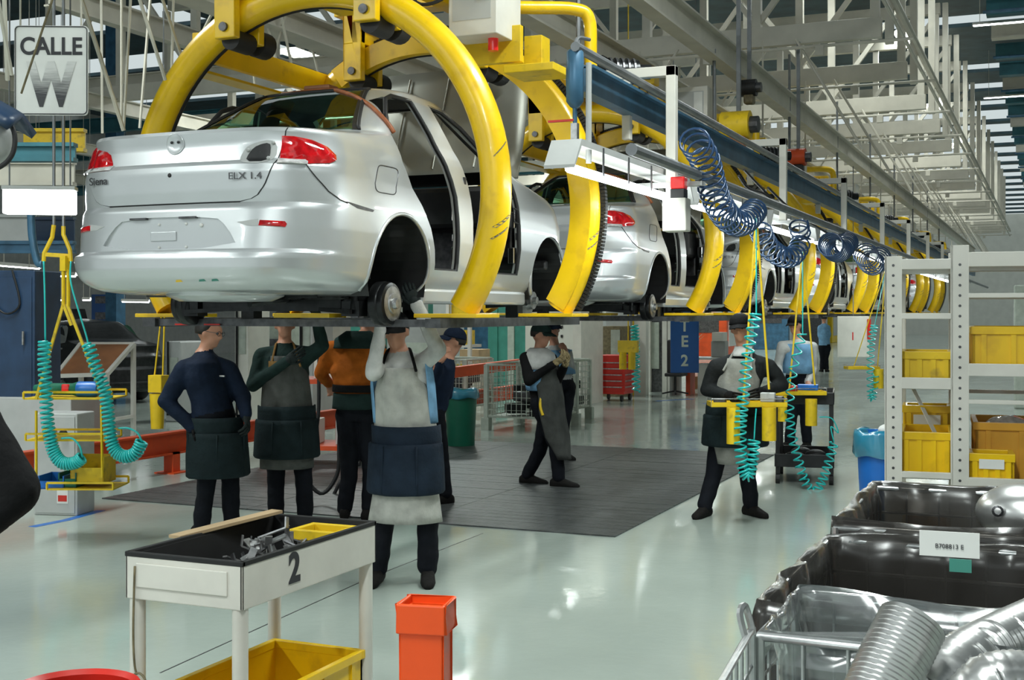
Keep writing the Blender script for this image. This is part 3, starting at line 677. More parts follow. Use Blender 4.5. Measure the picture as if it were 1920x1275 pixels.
MB().b2((.02, -.06, .23), (.12, .03, .295)).build('lamp_base', 'black', t, bevel=.004)
MB().b2((.02, -.06, .295), (.12, .03, .38)).build('red_lens', 'lampred', t, bevel=.008)
for k in range(12):
    y0 = 6.75+2.75*k
    t = thing('light_strip', 'lit tube strip under the pipe rail, %s from the camera' % ordn[k], 'lamp', (-2.6, y0, 2.55), 0, 'light strips beside the cars')
    MB().prism([(0, .0), (0, .02), (.12, .18), (2.5, .18), (2.62, .02), (2.62, 0), (2.5, .14), (.12, .14)], 0, -.10, .09).build('housing', 'lgrey', t)
    MB().b2((-.09, .12, .13), (-.08, 2.5, .145)).build('reflector', 'white', t)
    MB().cyl((.05, .02, .0), (.05, 2.5, 0), .028, 10).build('tube', 'tube', t, smooth=True)
    for q in (.5, 1.0, 1.5, 2.0): MB().b2((.088, q-.01, 0), (.095, q+.01, .17)).build('clip', 'dsteel', t)
    if k < 8:
        l = bpy.data.lights.new('light', 'AREA'); l.shape = 'RECTANGLE'; l.size = .08; l.size_y = 2.4; l.energy = 24; l.color = (.9, 1, .98)
        lo = bpy.data.objects.new('strip_light', l); COL.objects.link(lo); lo.parent = t; lo.location = (.05, 1.25, -.035)
# air filter with lever
p = U(1078, 150, D=2.62)
t = thing('air_filter', 'blue air filter cylinder with red lever beside the big ring', 'air filter', (p.x, p.y, p.z))
MB().lathe([(0, .18), (.04, .18), (.052, .165), (.055, .0), (.052, -.13), (.03, -.16), (.014, -.17), (.014, -.27), (0, -.27)], n=20).build('bowl', 'blue', t, smooth=40)
MB().b2((-.02, -.02, -.36), (.02, .02, -.26)).build('valve', 'steel', t); MB().bar((0, 0, -.24), (-.16, -.03, -.245), .025, .012).build('lever', 'red', t)
MB().tube(smoothpath([(0, 0, .18), (0, .05, .26), (.02, .2, .28)], 5), .012, 8).build('feed_pipe', 'pipe', t); MB().cyl((.08, .02, -.5), (.08, .02, .1), .018, 8).build('down_pipe', 'lgrey', t)
# coiled navy hoses slung from the pipe rail
def px_path(pts, D=None, dep=None): return [U(x, y, D=D, dep=dep) for x, y in pts]
for pts, D, R, n, lb in (([(1300, 262), (1322, 300), (1335, 350), (1352, 392), (1378, 418), (1400, 412), (1414, 395)], 2.2, .10, 22, 'large dark blue coiled air hose garland, nearest on the pipe rail'),
    ([(1425, 430), (1440, 462), (1468, 482), (1490, 478), (1502, 450), (1497, 420)], 2.2, .09, 16, 'dark blue coiled air hose garland hanging second from the camera'),
    ([(1556, 458), (1572, 470), (1588, 455)], 2.2, .13, 14, 'tight near-black hose bundle hanging third from the camera'),
    ([(1622, 475), (1636, 495), (1650, 482)], 2.2, .15, 10, 'small dark blue hose coil hanging far along the rail')):
    tag(MB().tube(helix(smoothpath(px_path(pts, D), 4), R, n, 16), .0095, 6).build('coil_hose', 'bhose', smooth=True), lb, 'hose')
for pts, lb in (([(1385, 330), (1402, 352), (1430, 362), (1446, 372), (1420, 345), (1395, 318)], 'black cable looped over the pipe rail at its second bracket'), ([(1440, 352), (1500, 405), (1600, 465), (1700, 520)], 'black cable sagging along the pipe rail toward the rack')):
    tag(MB().tube(smoothpath(px_path(pts, 2.3), 6), .012, 6).build('cable', 'rubber'), lb, 'cable')
# overhead machines: orange and red hoist units beyond the rail
for px, py, D, m1, m2, lb, sz in ((1385, 235, 2.9, 'yellow2', 'brown', 'yellow hoist motor on the trusses above the second ring pair', .17), (1497, 295, 2.9, 'redor', 'black', 'red and black hoist motor above the third ring pair', .13), (1405, 165, 3.0, 'black', 'scuff', 'black cable trolley hanging on the diagonal monorail', .11)):
    p = U(px, py, D=D); t = thing('hoist_motor', lb, 'hoist', p)
    MB().cyl((-sz, 0, 0), (sz*.7, 0, 0), sz*.85, 18).build('motor', m1, t, smooth=40); MB().b2((-sz*.5, -sz*.6, -sz*1.6), (sz*.5, sz*.6, -sz*.7)).build('gearbox', m2, t, bevel=.02)
    MB().b2((-.02, -.02, sz*.6), (.02, .02, 5.1-p.z)).build('hanger', 'pipe', t); MB().cyl((sz*.7, 0, 0), (sz*1.2, 0, 0), sz*.5, 12).build('end_cap', 'dsteel', t)
# ------------------------------------------------ hanging tool trays with cyan coils
def strap(a, b, w=.012): return MB().bar(a, b, w*1.6, w)
def rig(lb, dep, top, feet, tray, holders, coil, tail=None, items=()):
    o = U(*top, dep=dep); t = thing('tool_tray', lb, 'tool tray', o, 0, 'hanging yellow tool trays'); L = lambda x, y, d=0: U(x, y, dep=dep+d)-o
    for f in feet: strap((0, 0, 0), L(*f), .010).build('strap', 'yellow2', t)
    MB().b2((-.03, -.03, -.02), (.03, .03, .06)).build('hook_plate', 'dsteel', t)
    x0, x1, y = tray; a, b = L(x0, y), L(x1, y); d = (b-a).normalized(); n = Vector((-d.y, d.x, 0)); W = .22
    MB().bar((a+b)/2-d*((b-a).length/2)+n*W/2, (a+b)/2+d*((b-a).length/2)+n*W/2, W, .014).build('tray_floor', 'yellow2', t)
    for q, h in ((0, .035), (W, .035)): MB().bar(a+n*q+Vector((0, 0, .015)), b+n*q+Vector((0, 0, .015)), .008, h).build('tray_edge', 'yellow2', t)
    for p_ in (a, b): MB().bar(p_+Vector((0, 0, .015)), p_+n*W+Vector((0, 0, .015)), .008, .035).build('tray_edge', 'yellow2', t)
    for q in (.0, .5, 1.0):
        pa = a+(b-a)*q; MB().tube([pa, pa+Vector((0, 0, .06)), pa+n*W+Vector((0, 0, .06)), pa+n*W], .004, 5).build('wire_guard', 'steel', t)
    MB().tube([a+Vector((0, 0, .06)), b+Vector((0, 0, .06))], .004, 5).build('wire_guard', 'steel', t)
    for hx, hy0, hy1, w in holders:
        c0, c1 = L(hx, hy0, -.06), L(hx+ (3 if hx < 1400 else -3), hy1, -.06); MB().lathe([(w*.86, 0), (w, 0), (w, (c0-c1).length), (w*.86, (c0-c1).length), (w*.86, 0.01)], c1, 2, 16).build('tool_holder', 'yellow2', t, smooth=40)
    for hx, hy, sx, h, m in items: c = L(hx, hy, .06); MB().b2((c.x-sx/2, c.y-.03, c.z-.01), (c.x+sx/2, c.y+.03, c.z+h)).build('tool', m, t, bevel=.01)
    h = thing('coil_air_hose', 'cyan coil hose of the '+lb, 'hose', o, 0, 'cyan coil hoses')
    pts, R, n = coil; MB().tube(helix(smoothpath([L(x, y, -.12) for x, y in pts], 5), R, n, 14), .0085, 6).build('coil', 'cyan', h, smooth=True)
    MB().tube([(0, 0, 0), L(*pts[0], -.12)], .006, 6).build('feed_line', 'cyan', h)
    if tail: MB().tube(smoothpath([L(x, y, -.12) for x, y in tail], 6), .006, 6).build('tail_line', 'cyan', h, smooth=True)
rig('tool tray before the man in black sweater', 10.15, (1418, 402), ((1394, 750), (1442, 730)), (1334, 1476, 762), ((1372, 764, 832, .055), (1445, 764, 826, .058)),
    ([(1418, 588), (1406, 640), (1398, 700), (1392, 760), (1388, 800), (1389, 850), (1396, 885), (1404, 890), (1411, 860), (1414, 825)], .045, 34), [(1414, 825), (1416, 790), (1418, 766)],
    ((1350, 758, .10, .05, 'dsteel'), (1440, 752, .12, .07, 'lgrey'), (1460, 754, .08, .05, 'dsteel')))
rig('tool tray with red tools over the black cart', 12.3, (1505, 466), ((1480, 728), (1528, 722)), (1434, 1550, 740), ((1470, 742, 790, .045), (1524, 748, 798, .058)),
    ([(1505, 625), (1488, 690), (1480, 760), (1484, 810), (1496, 860), (1508, 900), (1525, 925), (1540, 905), (1553, 870), (1564, 830)], .042, 30), [(1564, 830), (1558, 800), (1572, 812), (1560, 785), (1536, 782)],
    ((1455, 732, .20, .05, 'red'), (1482, 732, .14, .05, 'red'), (1515, 730, .2, .05, 'bluep')))
rig('small far tool tray left of the white rack', 17.5, (1662, 500), ((1600, 690), (1645, 690)), (1590, 1650, 692), ((1650, 692, 728, .07),), ([(1640, 610), (1634, 640), (1632, 690), (1633, 740), (1637, 742), (1641, 700)], .05, 22))
# left hand hanging rig
dep = 9.4; o = U(105, 470, dep=dep); L = lambda x, y, d=0: U(x, y, dep=dep+d)-o
t = thing('hanging_tool_rack', 'yellow hanging tool rack with shelves at the left, two cyan coils', 'tool rack', o)
for pts in ([(101, 422), (98, 445), (83, 475), (82, 490)], [(119, 424), (119, 440), (131, 468), (133, 490)]): MB().tube([L(*p) for p in pts], .016, 8).build('bent_arm', 'yellow2', t)
MB().bar(L(84, 477), L(132, 480), .02, .03).build('cross_arm', 'yellow2', t); MB().b2(tuple(L(112, 508, -.01)), tuple(L(132, 480, .02))).build('gusset', 'yellow2', t)
for a, b in (((119, 505), (119, 575)), ((128, 505), (128, 575)), ((119, 570), (68, 748)), ((126, 570), (190, 735)), ((119, 570), (134, 610))): MB().bar(L(*a), L(*b), .02, .02).build('strut', 'yellow2', t)
for a in ((101, 424), (119, 426)): q_ = L(*a); MB().cyl(q_, (q_.x, q_.y, q_.z+2.6), .012, 6).build('hanger', 'pipe', t)
for x0, y0, x1, y1, w, lb in ((44, 748, 210, 735, .35, 'upper'), (48, 826, 200, 812, .35, 'mid'), (88, 918, 212, 898, .38, 'low')):
    a, b = L(x0, y0), L(x1, y1); d = (b-a).normalized(); d.z = 0; n = Vector((-d.y, d.x, 0)).normalized()
    b.z = a.z
    MB().bar(a+n*w/2, b+n*w/2, w, .012).build('shelf', 'yellow2', t)
    for q in (0, w): MB().bar(a+n*q+Vector((0, 0, .05)), b+n*q+Vector((0, 0, .05)), .012, .016).build('shelf_rail', 'yellow2', t); MB().bar(a+n*q, a+n*q+Vector((0, 0, .05)), .012).build('shelf_post', 'yellow2', t); MB().bar(b+n*q, b+n*q+Vector((0, 0, .05)), .012).build('shelf_post', 'yellow2', t)
for a, b in (((68, 770), (68, 900)), ((190, 760), (192, 895))): MB().bar(L(*a), L(*b), .014).build('drop_bar', 'yellow2', t)
for x, y, w, h, m, lb in ((108, 905, .20, .10, 'bluep', 'blue open bin on the bottom shelf of the left tool rack'), (138, 902, .14, .11, 'green', 'green open bin on the bottom shelf of the left tool rack'), (175, 895, .26, .2, 'yellow2', 'yellow bin on the bottom shelf of the left tool rack')):
    p = U(x, y+8, dep=dep+.18); b = MB(); hw = w/2; d_ = .12
    b.b2((-hw, -d_, 0), (hw, d_, .01))
    for lo, hi in (((-hw, -d_, 0), (-hw+.01, d_, h)), ((hw-.01, -d_, 0), (hw, d_, h)), ((-hw, d_-.01, 0), (hw, d_, h)), ((-hw, -d_, 0), (hw, -d_+.01, h*.6))): b.b2(lo, hi)
    q = tag(b.build('parts_bin', m), lb, 'bin'); q.location = p; q.rotation_euler.z = .35
p = U(148, 742, dep=dep+.15); t = thing('power_tool', 'blue and green power tool lying on the left tool rack', 'power tool', (p.x, p.y, p.z+.05), .25)
MB().lathe([(0, -.36), (.03, -.36), (.045, -.3), (.045, -.05), (.06, 0)], axis=0, n=16).build('grip', 'green', t, smooth=40); MB().lathe([(.06, 0), (.06, .12), (.05, .16), (0, .16)], axis=0, n=16).build('motor_cap', 'bluep', t, smooth=40); MB().b2((-.12, -.05, -.03), (-.06, .0, .04)).build('switch', 'lampred', t, bevel=.01)
for pts, R, n, tail, lead, lb in (([(84, 640), (83, 680), (86, 730), (88, 780), (94, 820), (102, 850), (118, 868), (140, 868), (154, 858)], .042, 40, [(154, 858), (150, 838), (135, 822), (115, 822)], [(82, 490), (84, 560), (85, 638)], 'left cyan coiled hose on the yellow hanging tool rack'),
    ([(165, 645), (180, 690), (196, 730), (202, 770), (206, 810), (214, 842), (232, 856), (254, 850), (266, 828)], .042, 40, [(266, 828), (258, 812), (240, 803), (222, 803)], [(133, 490), (134, 535), (162, 630), (164, 645)], 'right cyan coiled hose on the yellow hanging tool rack')):
    h = thing('coil_air_hose', lb, 'hose', o, 0, 'cyan coil hoses')
    MB().tube(helix(smoothpath([L(x, y, -.1) for x, y in pts], 5), R, n, 14), .0095, 6).build('coil', 'cyan', h, smooth=True)
    MB().tube(smoothpath([L(x, y, -.1) for x, y in tail], 6), .008, 6).build('tail_line', 'cyan', h, smooth=True); MB().tube(smoothpath([L(x, y, -.1) for x, y in lead], 6), .007, 6).build('feed_line', 'cyan', h, smooth=True)
# street style sign, its lamp neighbour and the dark pod at the left edge
dep = 7.8; p = U(96, 132, dep=dep); rgt = Vector((CT, ST, 0)); k_ = dep/F
t = thing('street_sign', 'white sign reading CALLE W hung at the upper left', 'sign', p, TH+.03)
w, h = 137*k_/2, 168*k_/2
def rrect(w, h, r, n=5):
    out = []
    for cx, cz, a0 in ((w-r, h-r, 0), (-w+r, h-r, 90), (-w+r, -h+r, 180), (w-r, -h+r, 270)): out += [(cx+r*math.cos(math.radians(a0+90*i/n)), cz+r*math.sin(math.radians(a0+90*i/n))) for i in range(n+1)]
    return out
MB().prism([(z, x) for x, z in rrect(w, h, .025)], 1, 0, .012).build('sign_plate', 'paper', t)
MB().tube([(x*.97, -.004, z*.975) for x, z in rrect(w, h, .025)], .003, 5, True).build('sign_border', 'ink', t)
fm = lambda z: frame((0, -.003, z), (1, 0, 0), (0, 0, 1))
text('lettering', 'CALLE', 'ink', t, .150, fm(.145), .001, sx=.90, bold=.0035)
fw_ = mat('worn letter', (.10, .10, .105), .6, 0, 0); _nt = fw_.node_tree; _tc = _nt.nodes['Texture Coordinate']; _sx = _nt.nodes.new('ShaderNodeSeparateXYZ'); _nt.links.new(_tc.outputs['Object'], _sx.inputs[0])
_n = _nt.nodes.new('ShaderNodeTexNoise'); _mp = _nt.nodes.new('ShaderNodeMapping'); _mp.inputs['Scale'].default_value = (4, 4, 60); _nt.links.new(_tc.outputs['Object'], _mp.inputs[0]); _nt.links.new(_mp.outputs[0], _n.inputs['Vector']); _n.inputs['Scale'].default_value = 2
_mr = _nt.nodes.new('ShaderNodeMapRange'); _mr.inputs[1].default_value = -.20; _mr.inputs[2].default_value = .02; _mr.inputs[3].default_value = -.75; _mr.inputs[4].default_value = .5; _nt.links.new(_sx.outputs[2], _mr.inputs[0])
_ad = _nt.nodes.new('ShaderNodeMath'); _ad.use_clamp = True; _nt.links.new(_mr.outputs[0], _ad.inputs[0]); _nt.links.new(_n.outputs['Fac'], _ad.inputs[1]); _mx = _nt.nodes.new('ShaderNodeMix'); _mx.data_type = 'RGBA'; _mx.inputs[6].default_value = (.05, .05, .055, 1); _mx.inputs[7].default_value = (.62, .62, .60, 1); _nt.links.new(_ad.outputs[0], _mx.inputs[0]); _nt.links.new(_mx.outputs[2], _nt.nodes['Principled BSDF'].inputs['Base Color'])
text('lettering', 'W', fw_, t, .36, fm(-.10), .001, sx=.72, bold=.018)
for x in (-w*.85, w*.8): MB().cyl((x, .01, h-.02), (x, .01, h+1.6), .006, 6).build('hanger', 'truss', t)
p = U(75, 380, dep=8.6)
t = thing('work_lamp', 'bright lit lamp panel hanging left of the nearest car', 'lamp', p, .55)
MB().b2((-.24, -.06, .085), (.24, .06, .11)).build('lamp_housing', 'lgrey', t); MB().b2((-.235, -.055, -.08), (.235, .055, .085)).build('diffuser', 'lampon', t, bevel=.01)
for x in (-.2, .2): MB().cyl((x, 0, .1), (x, 0, 1.6), .006, 6).build('hanger', 'pipe', t)
p = U(0, 200, dep=4.6); t = thing('car_tail_pod', 'dark grey pod in place of a car tail, with hanging black cable cut by the left picture edge', 'lamp', p, TH)  # made-up pod standing in for another car's dark tail
MB().grid([[(-.45+.53*u, .12*v, .13-.17*u*u-.05*abs(v)) for v in (-1, -.5, 0, .5, 1)] for u in (0, .2, .4, .6, .8, .95, 1)]).build('shell', 'navyp', t, smooth=True, solid=.03)
MB().ball((-.03, 0, -.12), .085, 14, (1, 1, 1.1)).build('rounded_bowl', 'lgrey', t, smooth=True)
MB().tube(smoothpath([(.03, -.06, -.03), (.075, -.06, -.10), (.07, -.06, -.18), (.02, -.06, -.23), (-.06, -.06, -.24)], 6), .009, 8).build('cable', 'rubber', t, smooth=True)
MB().cyl((-.3, 0, .1), (-.3, 0, 1.5), .02, 8).build('stem', 'pipe', t)
# ================================================================ people
import numpy as np
def cloth(name, c, rough=.85, var=.18): M[name] = mat(name, c, rough, 0, var, 9, bump=.25, spec=.2)
for n_, c_ in dict(navy=(.012, .024, .055), dgreen=(.022, .05, .045), dtrouser=(.008, .010, .016), orange_c=(.55, .14, .015), whitec=(.55, .55, .53), lblue=(.20, .40, .62), blackc=(.008, .008, .009), charcoal=(.022, .025, .026),
    leather=(.017, .032, .036), navyl=(.018, .032, .055), greyapron=(.15, .155, .145), paleapron=(.47, .47, .43), midapron=(.09, .095, .088), glove=(.035, .045, .045), tanglove=(.36, .28, .15), shoe=(.012, .011, .010), tan=(.32, .18, .06), stain=(.30, .30, .27)).items(): cloth(n_, tuple(x*(.62 if max(c_) < .2 else .85) for x in c_))
def blob(m, p, q, r0, r1, n=12):
    p, q = Vector(p), Vector(q); m.tube([p, q], [r0, r1], n); m.ball(p, r0, 8); m.ball(q, r1, 8)
def person(label, dep, face, J, colors, cap=None, hair=True, gloves=(None, None), vox=.011, bulk=1.0, group=None, category='person', glasses=False, base=None):
    """J: joints as photo pixel (x, y[, extra depth]); face: 0 towards camera, 90 towards picture right"""
    P = {k: U(v[0], v[1], dep=dep+(v[2] if len(v) > 2 else 0)) for k, v in J.items()}
    fx, fy = (P['anl']+P['anr'])[0]/2, (P['anl']+P['anr'])[1]/2; o = Vector((fx, fy, 0))
    root = thing('person', label, category, o, 0, group)
    for k in P: P[k] = P[k]-o
    tc = Vector((-fx, -fy, 0)).normalized(); ri = Vector((CT, ST, 0)); ri = (ri-tc*ri.dot(tc)).normalized(); f = math.radians(face)
    fw = tc*math.cos(f)+ri*math.sin(f); sd = Vector((fw.y, -fw.x, 0))     # sd = the person's right-hand side
    m = MB(); seg = []                                                     # segments: (a, b, r, material index)
    def limb(a, b, r0, r1, k): blob(m, a, b, r0, r1); seg.append((a, b, (r0+r1)/2, k))
    pel, che, nec, hd = P['pel'], P['che'], P['nec'], P['head']
    up = (nec-pel).normalized()
    def ell(c, rx, ry, ax): return [c+sd*(rx*math.cos(t))+fw*(ry*math.sin(t)) for t in [2*PI*i/18 for i in range(18)]]
    B = bulk
    sp = [(pel-up*.10, .135*B, .105*B), (pel, .168*B, .125*B), (pel.lerp(che, .35), .155*B, .118*B), (pel.lerp(che, .7), .165*B, .125*B), (che, .18*B, .125*B), (che.lerp(nec, .5), .165*B, .105*B), (che.lerp(nec, .85), .09, .075), (nec, .058, .06)]
    rows = [ell(*s, up) for s in sp]; mm = MB(); mm.grid(rows, True); n = 18; k = len(rows)
    mm.f += [tuple(range(n-1, -1, -1)), tuple((k-1)*n+i for i in range(n))]; m.add(mm.v, mm.f)
    seg.append((pel, che, .15*B, 1)); seg.append((che, che.lerp(nec, .8), .14*B, 1)); seg.append((pel-up*.1, pel+up*.0, .152*B, 2))
    limb(nec-up*.02, hd-Vector((0, 0, .06))+fw*-.01, .055, .052, 0)
    # head: skull, jaw, nose, ears
    hu = (hd-nec).normalized().lerp(Vector((0, 0, 1)), .5).normalized()
    hf = P.get('look'); hf = (hf-hd).normalized() if hf is not None else fw
    hs = hf.cross(hu).normalized(); hf = hu.cross(hs).normalized()
    def hp(x, y, z): return hd+hs*x+hf*y+hu*z
    def hball(x, y, z, rx, ry, rz, n=12):
        q = MB(); q.ball((0, 0, 0), 1, n, (rx, ry, rz)); m.add([hp(x+v[0], y+v[1], z+v[2]) for v in q.v], q.f)
    hball(0, -.008, .02, .074, .094, .098); hball(0, .022, -.05, .054, .066, .062); hball(0, .06, -.088, .026, .022, .022, 8)
    hball(0, .094, -.022, .014, .022, .022, 8); hball(0, .088, .012, .03, .012, .05, 8); hball(0, .076, -.058, .026, .014, .010, 8)
    for s in (-1, 1): hball(s*.075, -.005, -.008, .012, .02, .032, 8); hball(s*.03, .07, .022, .022, .014, .009, 8)
    seg.append((hp(0, 0, -.08), hp(0, 0, .06), .085, 0))
    # arms, hands
    hands = []
    for s in ('l', 'r'):
        sh, el, ha = P['sh'+s], P['el'+s], P['ha'+s]
        limb(nec-up*.075, sh-up*.015, .052, .060*B, 1); limb(che*.5+sh*.5, sh-up*.02, .09, .062*B, 1); limb(sh-up*.02, el, .064*B, .054*B, 1)
        wr = el.lerp(ha, .82); limb(el, wr, .053*B, .040*B, 1); hands.append((s, wr, (ha-el).normalized(), ha))
    for (s, wr, d, ha), g in zip(hands, gloves):
        hm = MB(); side = d.cross(fw if abs(d.dot(fw)) < .9 else Vector((0, 0, 1))).normalized(); nn = side.cross(d)
        hand_seg = (wr, wr+d*.16, .045, 4 if g else 0)
        tgt = m if not g else hm
        blob(tgt, wr, wr+d*.03, .030, .034, 10)
        rows = []
        for t, w, h in ((0, .028, .022), (.03, .040, .022), (.07, .045, .020), (.095, .042, .016)):
            rows.append([wr+d*t+side*(w*math.cos(a))+nn*(h*math.sin(a)) for a in [2*PI*i/12 for i in range(12)]])
        q = MB(); q.grid(rows, True); q.f += [tuple(range(11, -1, -1)), tuple(36+i for i in range(12))]; tgt.add(q.v, q.f)
        for i, (off, L) in enumerate(((-.032, .062), (-.011, .074), (.011, .07), (.031, .055))):
            b0 = wr+d*.088+side*off; b1 = b0+d*L*.45+nn*-.008+side*off*.1; b2_ = b1+d*L*.35+nn*-.026; b3 = b2_+d*L*.1+nn*-.03
            for a_, b_, r0, r1 in ((b0, b1, .0115, .0105), (b1, b2_, .0105, .0095), (b2_, b3, .0095, .0085)): blob(tgt, a_, b_, r0, r1, 8)
        sg = -1 if s == 'l' else 1
        b0 = wr+d*.03-side*.032*sg; b1 = b0+d*.035-side*.024*sg+nn*-.012; b2_ = b1+d*.03-side*.004*sg+nn*-.016
        blob(tgt, b0, b1, .014, .012, 8); blob(tgt, b1, b2_, .012, .010, 8)
        if g: hm.build('glove', g, root, smooth=True)
        else: seg.append((wr+d*.03, wr+d*.17, .042, 0))
    # legs, shoes
    for s, sg in (('l', -1), ('r', 1)):
        an, kn = P['an'+s], P['kn'+s]; hipside = (an-pel).dot(sd); hip = pel-up*.06+sd*math.copysign(.088, hipside if abs(hipside) > .01 else sg)
        limb(hip, kn, .098*B, .072, 2); limb(kn, Vector((an.x, an.y, .10)), .072, .066, 2)
        toe = P.get('to'+s); fd = (toe-an) if toe is not None else fw+sd*(.25 if hipside > 0 else -.25); fd.z = 0; fd.normalize()
        h0 = Vector((an.x, an.y, 0))-fd*.05; rows = []
        for t, w, h in ((-.035, .034, .07), (0, .042, .10), (.06, .044, .105), (.13, .046, .075), (.19, .048, .055), (.235, .040, .045), (.262, .02, .028)):
            sdv = Vector((fd.y, -fd.x, 0)); rows.append([h0+fd*t+sdv*(w*math.cos(a))+Vector((0, 0, h/2*(1+max(-1, min(1, 1.25*math.sin(a)))))) for a in [2*PI*i/14 for i in range(14)]])
        q = MB(); q.grid(rows, True); q.f += [tuple(range(13, -1, -1)), tuple(6*14+i for i in range(14))]
        sh = MB(); sh.add(q.v, q.f); sh.build('shoe', 'shoe', root, smooth=True)
    # one continuous skin over everything
    me = bpy.data.meshes.new('body'); me.from_pydata(m.v, [], m.f); t = bpy.data.objects.new('tmp', me); COL.objects.link(t)
    r = t.modifiers.new('r', 'REMESH'); r.mode = 'VOXEL'; r.voxel_size = vox
    sm = t.modifiers.new('s', 'SMOOTH'); sm.iterations = 3; sm.factor = .5
    bpy.context.view_layer.update(); nm = bpy.data.meshes.new_from_object(t.evaluated_get(bpy.context.evaluated_depsgraph_get())); bpy.data.objects.remove(t)
    nm.name = 'body'; np_ = len(nm.polygons); cen = np.zeros(np_*3); nm.polygons.foreach_get('center', cen); cen = cen.reshape(-1, 3)
    best = np.full(np_, 1e9); idx = np.zeros(np_, int)
    for a, b, rr, k in seg:
        a_, b_ = np.array(a), np.array(b); d = b_-a_; tt = np.clip(((cen-a_)@d)/max(1e-9, d@d), 0, 1); dist = np.linalg.norm(cen-(a_+tt[:, None]*d), axis=1)-rr
        w = dist < best; best[w] = dist[w]; idx[w] = k
    rel = cen-np.array(nec); al = rel@np.array(up); lat = np.linalg.norm(rel-np.outer(al, np.array(up)), axis=1)
    idx[(al > -.012) & (lat < .085) & (idx == 1)] = 0
    hr = cen-np.array(hd); hx, hy, hz = hr@np.array(hs), hr@np.array(hf), hr@np.array(hu)
    idx[(np.abs(hx) < .092) & (hy > -.115) & (hy < .13) & (hz > -.125) & (hz < .14)] = 0
    # soft cloth folds
    nv = len(nm.vertices); co = np.zeros(nv*3); nm.vertices.foreach_get('co', co); co = co.reshape(-1, 3)
    for i in range(nv):
        v = Vector(co[i]); k_ = noise.noise(Vector((v.x*9, v.y*9, v.z*14)))*.007
        if (v-hd).length > .17: co[i] += np.array(nm.vertices[i].normal)*k_
    nm.vertices.foreach_set('co', co.ravel())
    body = link('body', nm, [colors[0] if len(colors) > 3 else 'skin', colors[-3] if len(colors) > 3 else colors[0], colors[-2] if len(colors) > 3 else colors[1]], root, smooth=True)
    nm.polygons.foreach_set('material_index', idx.astype('i4')); nm.update()
    # eyes, mouth
    for s in (-1, 1): MB().ball(hp(s*.031, .082, .006), .0105, 8).build('eye', 'ink', root, smooth=True)
    if hair:
        q = MB(); rows = []
        for i in range(9):
            ph = PI*.62*i/8
            rows.append([hp(.083*math.sin(ph)*math.cos(a), -.016+(.104 if math.sin(a) < 0 else .088)*math.sin(ph)*math.sin(a)*(1 if math.sin(a) < 0 else min(1, 1.15-.5*i/8)), .022+.106*math.cos(ph)+(.05*max(0, math.sin(a))*i/8)) for a in [2*PI*j/20 for j in range(20)]])
        q.grid(rows, True); q.build('hair', 'hair', root, smooth=True, solid=.006)
    if cap:
        q = MB(); rows = [[hp(.09*math.sin(ph)*math.cos(a), -.008+.108*math.sin(ph)*math.sin(a), .04+.092*math.cos(ph)) for a in [2*PI*j/20 for j in range(20)]] for ph in [PI*.52*i/7 for i in range(8)]]
        q.grid(rows, True); c = q.build('cap', cap, root, smooth=True, solid=.005)
        q = MB(); q.grid([[hp(.082*math.cos(a), .04+.062*math.sin(a)+.075*t*math.sin(a), .042-.03*t-.012*abs(math.cos(a))) for a in [PI*(.1+.8*j/10) for j in range(11)]] for t in (0, .4, .8, 1)]); q.build('cap_brim', cap, c, smooth=True, solid=.005)
    if glasses:
        q = MB()
        for s in (-1, 1): q.tube([hp(s*.034+.026*math.cos(a), .098, .006+.018*math.sin(a)) for a in [2*PI*j/12 for j in range(12)]], .002, 5, True); q.tube([hp(s*.06, .096, .01), hp(s*.078, 0, .012)], .002, 5)
        q.tube([hp(-.01, .1, .012), hp(.01, .1, .012)], .002, 5); q.build('glasses', 'dsteel', root)
    return dict(root=root, o=o, fw=fw, sd=sd, P=P, pel=pel, che=che, nec=nec, up=up, B=B)
def wrap(p, name, m, rows, solid=.008, parent=None, fold=.006, tilt=0, n=22):
    """sheet around the front of the body; rows: (height, side radius, front radius, half angle deg, forward shift)"""
    R = []
    for z, rx, ry, ang, sh in rows:
        t = (z-p['pel'].z)/max(.01, (p['nec'].z-p['pel'].z)); ax = p['pel'].lerp(p['nec'], max(0, min(1, t))) if t > 0 else p['pel']+Vector((0, 0, 0))
        ax = Vector((ax.x, ax.y, z)); r = []
        for i in range(n+1):
            a = math.radians(-ang+2*ang*i/n+tilt); k = noise.noise(Vector((a*3.1, z*4.3, rx*7)))*fold*2
            r.append(ax+p['sd']*(rx*math.sin(a))+p['fw']*((ry+k)*math.cos(a)+sh))
        R.append(r)
    q = MB(); q.grid(R); return q.build(name, m, parent or p['root'], smooth=True, solid=solid)
def fine(rows, k=4):
    out = []
    for a, b in zip(rows, rows[1:]): out += [tuple(x+(y-x)*i/k for x, y in zip(a, b)) for i in range(k)]
    return out+[rows[-1]]
